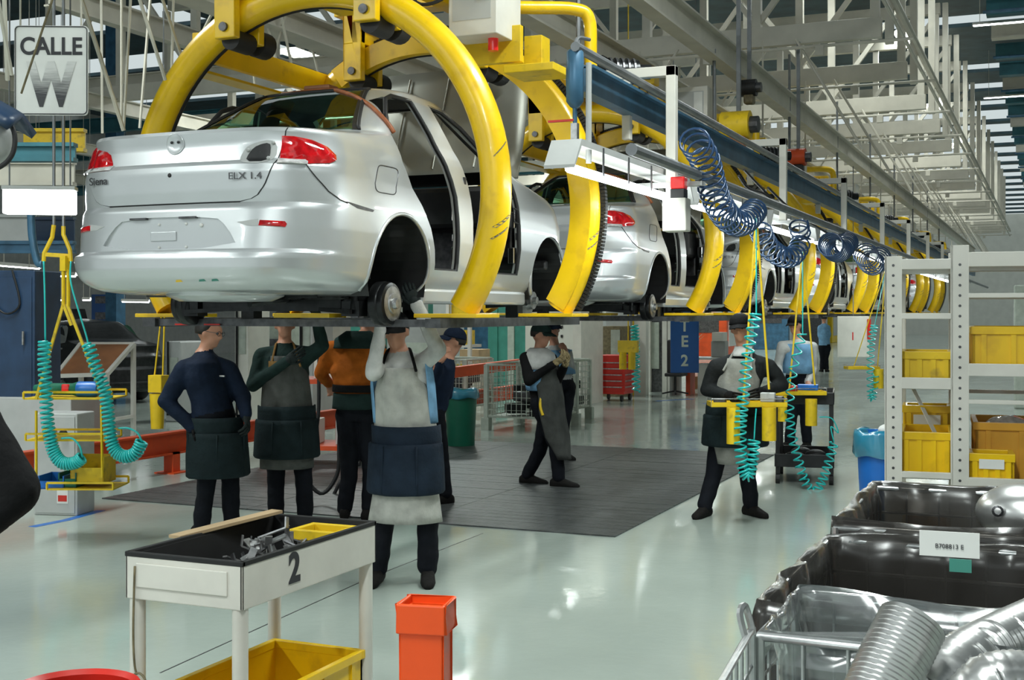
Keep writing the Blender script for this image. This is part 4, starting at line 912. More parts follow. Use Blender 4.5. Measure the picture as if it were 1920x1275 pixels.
def pouch(p, m, z0, z1, rx, ry, sh, tilt=0, npk=3, name='tool_pouch'):
    wrap(p, 'waist_band', m, fine([(z0+.02, rx*1.0, ry+.012, 100, sh), (z0-(z0-z1)*.35, rx*1.02, ry+.025, 92, sh)]), .012, None, .004, tilt)
    b = wrap(p, name, m, fine([(z0-(z0-z1)*.22, rx*1.06, ry+.045, 84, sh), (z0-(z0-z1)*.6, rx*1.12, ry+.06, 84, sh), (z1+.015, rx*1.16, ry+.06, 82, sh), (z1, rx*1.12, ry+.045, 78, sh)]), .016, None, .008, tilt)
    for k in range(npk+1):
        a = math.radians(-80+160*k/npk+tilt); pts = []
        for f in (.24, .5, .8, .98):
            z = z0-(z0-z1)*f; ax = Vector((p['pel'].x, p['pel'].y, z)); g = 1.08+.07*f
            pts.append(ax+p['sd']*(rx*g*math.sin(a))+p['fw']*((ry+.066)*math.cos(a)+sh))
        MB().tube(pts, .007, 6).build('pocket_seam', m, b, smooth=True)
    return b
# --- front man reaching up to the rear hub
p = person('man in pale work shirt and long white apron reaching up to the brake drum', 7.97, -12,
  dict(pel=(763, 818), che=(757, 708), nec=(750, 655), head=(742, 622, -.02), look=(700, 585, -.6), shl=(714, 678), ell=(700, 700, -.18), hal=(716, 598, -.16), shr=(790, 676), elr=(822, 655, -.10), har=(772, 553, -.12), knl=(722, 960, -.03), knr=(802, 960, -.03), anl=(708, 1075), anr=(802, 1078), tol=(690, 1085, -.25), tor=(803, 1090, -.3)),
  ('whitec', 'dtrouser'), cap='blackc', gloves=('glove', 'glove'), group=None)
for tl in (-88, 88): wrap(p, 'vest_side', 'lblue', fine([(1.42, .19, .15, 26, -.01), (1.25, .205, .16, 30, 0), (1.02, .205, .16, 30, 0)]), .006, tilt=tl)
wrap(p, 'apron', 'paleapron', fine([(1.37, .13, .155, 60, .0), (1.22, .185, .165, 72, 0), (1.0, .20, .175, 84, 0), (.8, .20, .175, 82, 0), (.6, .21, .19, 80, 0), (.40, .245, .20, 76, 0)]), .006, None, .010)
for s in (-1, 1): MB().tube(smoothpath([p['che']+p['sd']*s*.11+p['fw']*.15+Vector((0, 0, .05)), p['nec']+p['sd']*s*.075+p['fw']*.03+Vector((0, 0, -.01)), p['nec']+p['sd']*s*.04-p['fw']*.07], 5), .010, 6).build('apron_strap', 'blackc', p['root'])
pouch(p, 'navyl', .985, .585, .215, .19, 0)
# --- navy sweatshirt man
p = person('stocky man in navy sweatshirt and glasses standing in profile at the left', 9.62, 62,
  dict(pel=(402, 780), che=(385, 704), nec=(383, 655), head=(393, 624), shl=(345, 688, -.10), ell=(312, 752, -.12), hal=(372, 812, -.16), shr=(428, 690, .05), elr=(455, 745, .05), har=(462, 785, -.05), knl=(388, 900, -.04), knr=(432, 900, .06), anl=(378, 990, -.04), anr=(434, 985, .1)),
  ('navy', 'dtrouser'), gloves=('blackc', 'glove'), bulk=1.22, glasses=True, vox=.012)
pouch(p, 'leather', .90, .47, .212, .20, .0, 34)
MB().box(tuple(p['che']+p['fw']*.165+p['sd']*.05+Vector((0, 0, .0))), (.05, .01, .012)).build('chest_badge', 'lgrey', p['root'])
# --- green sweater man
p = person('man in dark green sweater and leather apron raising one arm, face behind the deck', 10.1, 0,
  dict(pel=(538, 772), che=(536, 700), nec=(534, 640), head=(534, 608), shl=(492, 662), ell=(474, 722, -.05), hal=(552, 668, -.26), shr=(582, 660), elr=(604, 648, -.05), har=(590, 575, -.12), knl=(517, 900), knr=(570, 900), anl=(517, 975), anr=(572, 975)),
  ('dgreen', 'dtrouser'), cap='blackc', gloves=('glove', 'glove'), bulk=1.06, vox=.012)
wrap(p, 'apron', 'greyapron', fine([(1.37, .13, .15, 58, .0), (1.2, .19, .165, 72, 0), (.95, .205, .18, 82, 0), (.7, .215, .185, 78, 0), (.47, .22, .19, 74, .0)]), .006, None, .009)
MB().box(tuple(p['che']+p['fw']*.165+p['sd']*.09+Vector((0, 0, .08))), (.10, .012, .05)).build('apron_patch', 'tan', p['root'])
for s in (-1, 1): MB().tube([p['che']+p['sd']*s*.115+p['fw']*.15+Vector((0, 0, .06)), p['nec']+p['sd']*s*.07+p['fw']*.05-Vector((0, 0, .02)), p['nec']+p['sd']*s*.05-p['fw']*.05], .009, 6).build('apron_strap', 'tan', p['root'])
pouch(p, 'leather', .95, .56, .225, .19, 0)
# --- orange jacket man, back to us
p = person('man in orange and dark green jacket seen from behind, bending under the car', 10.4, 165,
  dict(pel=(672, 765), che=(662, 695), nec=(672, 632), head=(690, 608, .16), shl=(622, 650), ell=(602, 700, .05), hal=(618, 722, .30), shr=(708, 645), elr=(720, 690, .1), har=(706, 640, .3), knl=(655, 890), knr=(696, 890), anl=(646, 955), anr=(692, 962)),
  ('orange_c', 'dtrouser'), cap='blackc', gloves=(None, None), bulk=1.1, vox=.012)
q = dict(p); q['fw'] = -p['fw']; q['sd'] = -p['sd']
wrap(q, 'jacket_yoke', 'dgreen', fine([(1.56, .10, .09, 170, 0), (1.50, .19, .135, 150, 0), (1.42, .235, .15, 120, 0)]), .008)
wrap(q, 'jacket_hem', 'dgreen', fine([(1.05, .205, .165, 178, 0), (.92, .215, .17, 178, 0)]), .010)
wrap(q, 'belt', 'blackc', fine([(1.12, .21, .17, 178, 0), (1.06, .212, .172, 178, 0)]), .014)
# --- person half hidden behind the front man
person('person with dark cap stooping behind the man in the white apron', 11.2, -70,
  dict(pel=(812, 768), che=(824, 712), nec=(838, 668), head=(850, 640), look=(800, 690, -.1), shl=(805, 690, -.1), ell=(812, 735, -.1), hal=(828, 668, -.25), shr=(842, 690, .1), elr=(838, 740, .1), har=(822, 700, -.1), knl=(815, 860), knr=(828, 860), anl=(815, 935), anr=(834, 938)),
  ('navy', 'dtrouser'), cap='navy', vox=.014)
# --- walking man
p = person('man in white and blue shirt with grey apron striding across the dark mat', 12.4, 55,
  dict(pel=(1020, 745), che=(1010, 697), nec=(1010, 655), head=(1015, 629), shl=(985, 668, -.1), ell=(992, 714, -.2), hal=(1048, 676, -.3), shr=(1033, 668, .1), elr=(1045, 712, 0), har=(1062, 680, -.2), knl=(1012, 845, .1), knr=(1042, 836, -.1), anl=(990, 893, .15), anr=(1048, 905, -.1)),
  ('blackc', 'dtrouser'), cap='dgreen', gloves=('tanglove', 'tanglove'), vox=.013)
wrap(p, 'shirt_yoke', 'whitec', fine([(1.365, .085, .08, 170, 0), (1.31, .19, .13, 150, 0), (1.16, .215, .15, 150, 0)]), .006)
wrap(p, 'shirt_panel', 'lblue', fine([(1.16, .20, .15, 150, 0), (.95, .195, .15, 150, 0)]), .006)
wrap(p, 'apron', 'midapron', fine([(1.22, .13, .16, 62, .01), (1.0, .19, .17, 75, .01), (.75, .20, .18, 75, .03), (.5, .20, .19, 65, .06), (.28, .12, .20, 50, .10)]), .006, None, .012)
MB().tube(smoothpath([p['pel']+p['sd']*.17+p['fw']*.08+Vector((0, 0, .02)), p['pel']+p['sd']*.19+p['fw']*.09-Vector((0, 0, .08)), p['pel']+p['sd']*.19+p['fw']*.12-Vector((0, 0, .16))], 4), .014, 6).build('yellow_tool', 'yellow2', p['root'])
# --- figure behind the walking man
p = person('person in pale blue shirt partly hidden behind the striding man', 14.6, 20,
  dict(pel=(1050, 716), che=(1046, 680), nec=(1040, 645), head=(1037, 618), shl=(1022, 660), ell=(1015, 695), hal=(1030, 720, -.2), shr=(1064, 660), elr=(1070, 690), har=(1060, 660, -.2), knl=(1042, 810), knr=(1056, 810), anl=(1040, 855), anr=(1058, 857)),
  ('whitec', 'dtrouser'), cap='navy', vox=.015)
wrap(p, 'shirt_panel', 'lblue', fine([(1.28, .195, .14, 140, 0), (1.0, .20, .145, 140, 0)]), .006)
# --- man in the black sweater
p = person('man in black sweater, cap and grey bib apron behind the nearer tool tray', 10.6, -10,
  dict(pel=(1378, 766), che=(1388, 705), nec=(1395, 652), head=(1388, 616), shl=(1343, 684), ell=(1326, 730, .02), hal=(1366, 742, -.2), shr=(1443, 684), elr=(1466, 722, .02), har=(1428, 735, -.2), knl=(1338, 890), knr=(1402, 890, .02), anl=(1322, 960, -.05), anr=(1408, 965), tol=(1305, 972, -.2), tor=(1440, 975, -.2)),
  ('charcoal', 'dtrouser'), cap='blackc', gloves=('blackc', 'blackc'), bulk=1.12, vox=.012)
wrap(p, 'apron', 'stain', fine([(1.33, .13, .165, 62, 0), (1.15, .19, .175, 72, 0), (.95, .20, .185, 78, 0), (.7, .21, .19, 62, 0), (.45, .16, .2, 45, .02)]), .006, None, .010)
wrap(p, 'collar', 'whitec', fine([(1.43, .075, .075, 75, 0), (1.35, .10, .14, 38, 0)]), .006)
for s in (-1, 1): MB().tube([p['che']+p['sd']*s*.115+p['fw']*.16+Vector((0, 0, .05)), p['nec']+p['sd']*s*.07+p['fw']*.05-Vector((0, 0, .02)), p['nec']+p['sd']*s*.05-p['fw']*.05], .010, 6).build('apron_strap', 'stain', p['root'])
pouch(p, 'leather', .93, .60, .24, .20, 0, -10)
# --- man in white and blue shirt at the black cart
p = person('man in white and light blue short sleeved shirt and cap at the black cart', 15.8, -30,
  dict(pel=(1497, 704), che=(1495, 666), nec=(1496, 634), head=(1491, 610), shl=(1466, 645), ell=(1458, 688), hal=(1466, 718, -.2), shr=(1524, 647), elr=(1526, 690), har=(1514, 722, -.25), knl=(1485, 780), knr=(1510, 780), anl=(1480, 832), anr=(1513, 834)),
  ('whitec', 'dtrouser'), cap='blackc', vox=.014)
wrap(p, 'shirt_panel', 'lblue', fine([(1.32, .20, .145, 95, 0), (.95, .20, .15, 95, 0)]), .006)
# --- far worker
p = person('far small worker in blue shirt standing left of the white rack', 36, 180,
  dict(pel=(1546, 648), che=(1545, 625), nec=(1545, 606), head=(1545, 597), shl=(1537, 612), ell=(1536, 628), hal=(1539, 640, .2), shr=(1553, 612), elr=(1555, 628), har=(1552, 640, .2), knl=(1542, 672), knr=(1549, 672), anl=(1541, 693), anr=(1550, 693)), ('lblue', 'dtrouser'), cap='navy', vox=.03)
# --- bystander at the left picture edge, only the sleeve shows
person('bystander in black jacket at the left edge, only a bent sleeve showing', 2.6, 175,
  dict(pel=(-235, 1230), che=(-225, 930), nec=(-215, 720), head=(-205, 590), shl=(-400, 800), ell=(-430, 1000), hal=(-380, 1200), shr=(-70, 770), elr=(22, 915), har=(-110, 1040, -.1), knl=(-280, 1660), knr=(-170, 1660), anl=(-290, 2020), anr=(-160, 2030)), ('blackc', 'blackc'), bulk=1.12)
# ================================================================ floor objects
def tote(label, loc, rz, w, d, h, m, name='plastic_tote', cat='bin', low=0, card=None, group=None):
    t = thing(name, label, cat, loc, rz, group); T = .012; x, y = w/2, d/2
    b = MB(); b.b2((-x, -y, 0), (x, y, T))
    for lo, hi in (((-x, -y, 0), (-x+T, y, h)), ((x-T, -y, 0), (x, y, h)), ((-x, y-T, 0), (x, y, h)), ((-x, -y, 0), (x, -y+T, h-low))): b.b2(lo, hi)
    b.build('shell', m, t)
    for a, c in (((-x-.012, -y-.012, h-.035), (x+.012, -y+T+.002, h+.004)),) if not low else (): MB().b2(a, c).build('rim', m, t, bevel=.003)
    for lo, hi in (((-x-.012, -y+T+.003, h-.03), (-x+T+.002, y-T-.003, h+.004)), ((x-T-.002, -y+T+.003, h-.03), (x+.012, y-T-.003, h+.004)), ((-x-.012, y-T-.002, h-.03), (x+.012, y+.012, h+.004))): MB().b2(lo, hi).build('rim', m, t, bevel=.003)
    for k in (-.8, -.28, .28, .8):
        MB().b2((k*x-.012, -y-.008, .01), (k*x+.012, -y+.002, h-low-.03)).build('rib', m, t); MB().b2((-x-.008, k*y-.012, .01), (-x+.002, k*y+.012, h-.03)).build('rib', m, t); MB().b2((x-.002, k*y-.012, .01), (x+.008, k*y+.012, h-.03)).build('rib', m, t)
    if card: MB().b2((-x*.6, -y-.014, h*.55), (x*.6, -y-.009, h*.85)).build('label_card', 'paper', t)
    return t
# --- dark plank mat
mt = thing('floor_mat', 'large dark grey timber floor mat under the car line', 'floor mat', (-5.52, 12.0, 0), .0)
random.seed(3); Y0, Y1, n = -2.9, 3.1, 40
M['plank'] = mat('dark plank', (.055, .060, .060), .38, 0, .35, 6, bump=.35, dirt=(.10, .10, .095)); base_pl = None
for i in range(n):
    y = Y0+(Y1-Y0)*i/n; w = (Y1-Y0)/n-.006
    for x0, x1 in ((-2.5, -.9), (-.9, .75), (.75, 2.47)):
        MB().b2((x0+.004, y, 0), (x1-.004, y+w, .010+.002*random.random())).build('plank', 'plank', mt)
# --- white cart with the number 2
t = thing('tool_cart', 'cream steel cart with number 2 and a deep top tray in front', 'cart', (-2.78, 4.02, 0))
X, Y = .25, .46
MB().prism([(z, x) for x, z in []] or [(-Y, .70), (Y, .70), (Y, .86), (-Y, .86)], 0, X-.012, X).build('side_panel', 'white', t, bevel=.004); MB().b2((-X, -Y, .70), (-X+.012, Y, .86)).build('side_panel', 'white', t, bevel=.004)
MB().b2((-X, -Y, .70), (X, -Y+.012, .86)).build('end_panel', 'white', t, bevel=.004); MB().b2((-X, Y-.012, .70), (X, Y, .86)).build('end_panel', 'white', t, bevel=.004)
MB().b2((-X+.05, -Y-.006, .745), (X-.06, -Y, .83)).build('end_plate', 'white', t, bevel=.003)
MB().b2((-X+.012, -Y+.012, .70), (X-.012, Y-.012, .72)).build('tray_floor', 'rubber', t)
for lo, hi in (((-X-.002, -Y-.002, .85), (X+.002, -Y+.016, .868)), ((-X-.002, Y-.016, .85), (X+.002, Y+.002, .868)), ((-X-.002, -Y, .85), (-X+.016, Y, .868)), ((X-.016, -Y, .85), (X+.002, Y, .868))): MB().b2(lo, hi).build('rubber_edge', 'rubber', t, bevel=.003)
for lo, hi in (((-X+.012, -Y+.012, .72), (-X+.02, Y-.012, .855)), ((X-.02, -Y+.012, .72), (X-.012, Y-.012, .855)), ((-X+.012, Y-.02, .72), (X-.012, Y-.012, .855))): MB().b2(lo, hi).build('tray_lining', 'rubber', t)
for x in (-X+.03, X-.03):
    for y in (-Y+.03, Y-.03):
        MB().cyl((x, y, .0), (x, y, .71), .028, 14).build('leg', 'white', t, smooth=40)
MB().b2((-X+.01, -Y+.01, .06), (X-.01, Y-.01, .08)).build('lower_shelf', 'white', t)
text('number', '2', 'ink', t, .150, frame((X+.001, -.14, .785), (0, 1, 0), (0, 0, 1)), .001, bold=.005)
MB().bar((-X-.03, -.15, .865), (-X+.05, .42, .885), .06, .012).build('loose_flap', 'cardboard', t)
MB().tube(smoothpath([(-X+.05, -Y-.01, .82), (-X+.045, -Y-.012, .6), (-X+.05, -Y-.012, .48), (-X+.06, -Y-.012, .44)], 5)+[Vector((-X+.07+.035*math.sin(a), -Y-.014, .40+.045*math.cos(a))) for a in [i*.4 for i in range(34)]], .004, 6).build('cord', 'scuff', t, smooth=True)
tote('yellow tote on the lower shelf of the cart with number 2', (-2.77, 4.02, .08), 0, .42, .80, .27, 'yellow', card=None)
random.seed(11)
for k in range(44):
    x, y = max(-.15, min(.15, random.gauss(.02, .075))), max(-.2, min(.22, random.gauss(.08, .10))); z = .735+.135*math.exp(-((x-.02)**2+(y-.08)**2)/.025)*(k/44)
    o = MB(); L = random.uniform(.06, .13); o.bar((-L/2, 0, 0), (L/2, 0, 0), .028, .006); o.bar((L/2, 0, 0), (L/2+.012, 0, .04), .028, .006)
    q = tag(o.build('metal_bracket', 'steel' if k % 4 else 'dsteel'), 'loose bent metal bracket in the heap in the cart tray', 'bracket', 'brackets in the cart tray')
    q.location = (-2.78+x, 4.02+y, z); q.rotation_euler = (random.uniform(-.5, .5), random.uniform(-.5, .5), random.uniform(0, 6))
for x, y, m, lb in ((-.02, -.25, 'red', 'red tool handle lying in the front of the cart tray'), (.10, -.22, 'redor', 'orange-red clip lying near the right side of the cart tray'), (-.14, -.34, 'lgrey', 'pale grey connector in the front left corner of the cart tray')):
    o = MB(); o.bar((-.05, 0, 0), (.05, .02, 0), .025, .02); o.ball((.05, .02, 0), .016, 8); q = tag(o.build('small_tool', m, bevel=.004), lb, 'tool'); q.location = (-2.78+x, 4.02+y, .735)
tote('small yellow box standing at the back end of the cart tray', (-2.675, 4.32, .722), 0, .2, .16, .13, 'yellow2')
# --- orange hollow post
p = floor_at(800, 1) if 0 else U(800, 1125, dep=3.2)
t = thing('square_post', 'orange hollow square post in the foreground', 'post', (p.x, p.y, 0), TH-.20); zt = .985
def hollow(m, w, t_, z0, z1):
    for lo, hi in (((-w, -w, z0), (w, -w+t_, z1)), ((-w, w-t_, z0), (w, w, z1)), ((-w, -w+t_, z0), (-w+t_, w-t_, z1)), ((w-t_, -w+t_, z0), (w, w-t_, z1))): m.b2(lo, hi)
    return m
hollow(MB(), .055, .008, 0, zt-.02).build('post_tube', 'orange', t, bevel=.004); hollow(MB(), .063, .009, zt-.075, zt).build('collar', 'orange', t, bevel=.004); MB().b2((-.09, -.09, 0), (.09, .09, .012)).build('base_plate', 'orange', t)
# --- red tub at the lower left edge
p = U(140, 1275, dep=2.84); t = thing('red_tub', 'glossy red round tub rim at the bottom left edge', 'tub', (p.x, p.y, 0))
MB().lathe([(.115, 0), (.14, .84), (.147, .845), (.15, .86), (.143, .872), (.13, .862), (.108, .02), (0, .02)], n=32).build('tub', 'red', t, smooth=40); MB().lathe([(.142, .78), (.150, .785), (.150, .80), (.142, .805)], n=32).build('rim_band', 'red', t, smooth=40)
# --- wire trolleys and their liners
def trolley(label, x0, x1, y0, y1, z, m='wirez', step=.12, front=True):
    t = thing('wire_trolley', label, 'trolley', ((x0+x1)/2, (y0+y1)/2, 0), 0, 'wire trolleys'); X, Y = (x1-x0)/2, (y1-y0)/2
    for zz, r in ((z, .011), (z-.10, .006), (z-.25, .006), (z-.42, .006), (.22, .010)): MB().tube([(-X, -Y, zz), (X, -Y, zz), (X, Y, zz), (-X, Y, zz)], r, 8, True).build('hoop', m, t, smooth=True)
    for x in (-X, X):
        for y in (-Y, Y): MB().cyl((x, y, .08), (x, y, z), .013, 8).build('corner_post', m, t); MB().lathe([(0, -.015), (.045, -.015), (.045, .015), (0, .015)], (x, y, .045), 0, 14).build('caster', 'rubber', t)
    k = int(2*X/step)
    for i in range(1, k):
        x = -X+2*X*i/k
        for y in (-Y, Y): MB().cyl((x, y, .22), (x, y, z), .004, 5).build('wire', m, t)
    k = int(2*Y/step)
    for i in range(1, k):
        y = -Y+2*Y*i/k
        for x in (-X, X): MB().cyl((x, y, .22), (x, y, z), .004, 5).build('wire', m, t)
    MB().tube([(X*.45, -Y, z-.02), (X*.45, -Y, z+.045), (X*.62, -Y, z+.05), (X*.62, -Y, z-.02)], .008, 8).build('handle', m, t)
    MB().b2((-X, -Y, .20), (X, Y, .215)).build('base_tray', m, t)
    return t
def liner(label, x0, x1, y0, y1, z, drop, m, seed, out=.03, fold=.02):
    random.seed(seed); loop = []
    N = 34
    for (a, b) in (((x0, y0), (x1, y0)), ((x1, y0), (x1, y1)), ((x1, y1), (x0, y1)), ((x0, y1), (x0, y0))):
        for i in range(N): loop.append((a[0]+(b[0]-a[0])*i/N, a[1]+(b[1]-a[1])*i/N))
    cx, cy = (x0+x1)/2, (y0+y1)/2; rows = []
    for k, (off, dz) in enumerate(((out+.012, -drop), (out, -drop*.55), (out*.8, -.03), (out*.4, .018), (-.012, .012), (-.03, -.06), (-.035, -.20), (-.05, -.42), (-.10, -.6))):
        r = []
        for i, (x, y) in enumerate(loop):
            nx = noise.noise(Vector((i*.33, k*.35, seed))); nx2 = noise.noise(Vector((i*.11, k*.5, seed+9)))
            dx, dy = (x-cx), (y-cy); L = math.hypot(dx, dy); g = off+fold*nx*(1.4 if k != 3 else .5)
            r.append((x+dx/L*g, y+dy/L*g, z+dz*(1+.35*nx2)+.02*nx2))
        rows.append(r)
    return tag(MB().grid(rows, True).build('bag_liner', m, smooth=True), label, 'bag')
trolley('front wire trolley with foil ducts on top, at the bottom right', -.58, .55, 2.70, 3.12, 1.02, step=.09)
liner('clear plastic liner in the front wire trolley', -.57, .54, 2.71, 3.11, 1.02, .06, 'clearbag', 4, .0, .012)
trolley('middle wire trolley lined with smoky plastic', -.68, .55, 3.22, 4.25, .96); liner('smoky black plastic liner hung over the middle wire trolley', -.68, .55, 3.2, 4.25, .97, .50, 'bag', 5, .035, .03)
trolley('rear wire trolley lined with smoky plastic below the rack', -.68, .6, 4.40, 5.45, .98); liner('smoky black plastic liner hung over the rear wire trolley', -.68, .6, 4.4, 5.45, .99, .50, 'bag', 6, .035, .03)
t = thing('trolley_gate', 'leaning wire gate at the left side of the front trolley', 'wire gate', (-.56, 2.48, 0), .0)
MB().tube([(0, -.22, .10), (.0, -.22, 1.03), (-.03, .20, 1.04), (-.03, .20, .10)], .009, 8, True).build('gate_frame', 'wirez', t)
for k in range(1, 6): MB().cyl((-.005*k, -.22+.42*k/6, .10), (-.005*k, -.22+.42*k/6, 1.03), .004, 5).build('wire', 'wirez', t)
for zz in (.6, .74, .86, .95): MB().cyl((0, -.22, zz), (-.03, .20, zz+.01), .004, 5).build('wire', 'wirez', t)
MB().tube(smoothpath([(-.03, .14, 1.03), (-.045, .15, 1.08), (-.04, .18, 1.09), (-.025, .19, 1.03)], 4), .008, 6).build('hook', 'wirez', t)
t = thing('part_card', 'white printed card hung on the middle wire trolley', 'card', U(1780, 1020, s=3.17), .05)
MB().b2((-.068, -.006, -.03), (.068, -.002, .03)).build('card', 'paper', t); text('lettering', 'B708813 E', 'ink', t, .015, frame((0, -.008, -.005), (1, 0, 0), (0, 0, 1)), .0005); MB().b2((0, -.005, -.065), (.05, -.001, -.034)).build('green_tag', 'seagreen', t)
# corrugated foil ducts
def duct(label, pts, rad, flat=1.0):
    P = smoothpath(pts, 3); N = len(P); rows = []; tot = 0; prev = None
    Q = []
    for a, b in zip(P, P[1:]):
        k = max(1, round((b-a).length/.0055)); Q += [a.lerp(b, e/k) for e in range(k)]
    for i, p_ in enumerate(Q):
        d = (Q[min(i+1, len(Q)-1)]-Q[max(i-1, 0)]).normalized(); x = (prev-d*prev.dot(d)) if prev is not None else d.cross(Vector((0, 0, 1)))
        x.normalize(); prev = x; y = d.cross(x); r = rad*(1+.03*(1 if i % 2 else -1))
        rows.append([p_+x*(r*math.cos(a))+y*(r*flat*math.sin(a)) for a in [2*PI*k/24 for k in range(24)]])
    o = tag(MB().grid(rows, True).build('foil_duct', 'duct', smooth=60), label, 'duct', 'foil ducts'); return o
Z = lambda x, y, z: U(x, y, z=z)
duct('upright corrugated foil duct with open end leaning in the front trolley', [U(1635, 1330, dep=2.40), U(1672, 1245, dep=2.45), U(1712, 1165, dep=2.5)], .066)
duct('bent corrugated foil duct lying across the right of the front trolley', [U(1740, 1300, dep=2.5), U(1800, 1240, dep=2.55), U(1860, 1205, dep=2.6), U(1960, 1160, dep=2.65)], .062, .8)
duct('crumpled foil duct at the bottom right corner', [U(1800, 1340, dep=2.3), U(1850, 1275, dep=2.3), U(1930, 1268, dep=2.3), U(2000, 1300, dep=2.3)], .055, .8)
t = thing('foil_bag', 'pale foil bundle lying on the rear lined trolley', 'bundle', U(1925, 962, s=4.75)); MB().ball((0, 0, 0), .17, 16, (1, .8, .62)).build('bundle', 'duct', t, smooth=True); MB().lathe([(.012, 0), (.02, .004), (.012, .008)], (-.09, -.135, .02), 1, 12).build('eyelet', 'dsteel', t)
# --- white rack with totes
RKZ = TH*.2; p = U(1675, 900, dep=6.2); rk = thing('storage_rack', 'white slotted steel rack with yellow totes at the right', 'rack', (p.x, p.y, 0), RKZ); W1, W2, DD, HH = .31, 1.05, .85, 1.995
for x, top in ((0, HH), (W1, HH+.05), (W1+W2, HH+.05)):
    for y in (0, DD):
        pm = MB(); pm.b2((x-.042, y-.012, 0), (x+.042, y+.012, top)); pm.b2((x-.042, y-.012, 0), (x-.03, y+.04, top)); up_ = pm.build('upright', 'white', rk, bevel=.002)
        if y == 0:
            for k in range(22): MB().lathe([(0, -.0135), (.007, -.0135), (.007, -.012)], (x, 0, .9+.05*k), 1, 8).build('slot_hole', 'dsteel', up_)
def rbeam(x0, x1, z, h, ys=(0, DD)):
    for y in ys: MB().b2((x0+.04, y-.014, z-h/2), (x1-.04, y+.014, z+h/2)).build('beam', 'white', rk, bevel=.002)
for z, h in ((1.955, .05), (1.70, .028), (1.37, .055), (.92, .03), (.45, .05)): rbeam(0, W1, z, h)
for z, h in ((1.975, .07), (1.80, .022), (1.44, .06), (1.285, .02), (.885, .065), (.40, .06)): rbeam(W1, W1+W2, z, h)
for x0, x1, zs in ((0, W1, (1.93, 1.34, .90, .42)), (W1, W1+W2, (1.945, 1.415, .86, .38))):
    for z in zs: MB().b2((x0, 0, z), (x1, DD, z+.012)).build('shelf_panel', 'lgrey', rk)
for x in (0, W1, W1+W2):
    for z in (1.93, 1.35, .88): MB().b2((x-.01, 0, z-.02), (x+.01, DD, z+.02)).build('side_beam', 'white', rk)
MB().bar((W1-.02, .1, .92), (W1-.25, .8, 1.34), .02, .006).build('brace', 'white', rk)
R_ = Matrix.Rotation(RKZ, 3, 'Z'); at_r = lambda x, y, z: Vector((p.x, p.y, 0))+R_ @ Vector((x, y, z))
for x, y, z, w, d, h, m, lb, cd in ((W1/2, .28, 1.355, .23, .4, .165, 'yellow2', 'yellow tote on the middle shelf of the narrow rack bay', 0), (W1/2, .30, .915, .24, .45, .205, 'yellow', 'deep yellow tote on the low shelf of the narrow rack bay', 0),
    (W1/2, .70, .915, .23, .22, .30, 'yellow', 'tall yellow tote at the back of the narrow rack bay', 1), (W1+.32, .3, 1.43, .52, .45, .215, 'yellow', 'wide yellow tote on the upper shelf of the wide rack bay', 0), (W1+.38, .52, .875, .60, .5, .285, 'amber', 'large amber tote with foil parts on the low shelf of the wide rack bay', 0),
    (W1+.145, .12, .875, .19, .2, .155, 'yellow', 'small yellow tote with a white label in front of the amber tote', 1), (W1+.82, .35, .875, .30, .45, .24, 'yellow2', 'scuffed yellow tote at the right end of the low rack shelf', 0), (W1*.5, .4, .435, .22, .4, .2, 'yellow', 'yellow tote on the bottom shelf of the rack', 0)):
    tote(lb, at_r(x, y, z), RKZ, w, d, h, m, card=cd, group='totes on the white rack')
tag(MB().b2(tuple(at_r(.75, 1.6, 0)), tuple(at_r(1.5, 1.62, 1.95))).build('red_screen', 'redor'), 'orange-red screen standing behind the white rack', 'screen')
for x, y, z, lb in ((W1+.25, .55, 1.13, 'left clear bag of parts in the amber tote'), (W1+.48, .5, 1.14, 'right clear bag of parts in the amber tote')):
    b = MB(); b.ball((0, 0, 0), .10, 12, (1.1, .8, .5)); b.v = [tuple(Vector(v)*(1+.18*noise.noise(Vector(v)*30))) for v in b.v]; q = tag(b.build('parts_bag', 'clear_lens', smooth=True), lb, 'bag'); q.location = at_r(x, y, z)
# --- waste bins
def waste(label, px, py, dia, h, m, band, twist=0):
    q = floor_at(px, py); t = thing('waste_bin', label, 'waste bin', (q.x, q.y, 0)); r = dia/2
    MB().lathe([(0, .0), (r*.82, 0), (r*.84, .02), (r, h), (r+.012, h), (r+.012, h-.03), (r*.97, h-.035), (r*.80, .02), (0, .02)], n=28).build('bin_body', m, t, smooth=40)
    MB().b2((-.05, -r-.006, h*.86-.01), (.05, -r*.9, h*.86+.01)).build('grip', m, t)
    rows = []
    for k, (rr, z) in enumerate(((r*.90, h-band*1.5), (r*.98, h-.01), (r+.016, h+.012), (r+.022, h-.03), (r+.03, h-band), (r+.02, h-band-.01))):
        rows.append([(rr*math.cos(a)*(1+.02*math.sin(a*9+k)), rr*math.sin(a)*(1+.02*math.sin(a*9+k)), z+.012*math.sin(a*5+k)) for a in [2*PI*i/40 for i in range(40)]])
    MB().grid(rows, True).build('bag_lining', 'bagblue', t, smooth=True)
    return t
waste('green waste bin with blue bag beside the wire cage', 864, 836, .42, .72, 'green', .09)
t = waste('blue waste bin with light blue bag left of the white rack', 1650, 955, .40, .68, 'bluep', .20)
tag(MB().ball(tuple(t.location+Vector((.08, -.05, .70))), .075, 10, (1.2, .8, .7)).build('crumpled_paper', 'paper', smooth=True), 'crumpled white paper on top of the blue waste bin', 'paper')
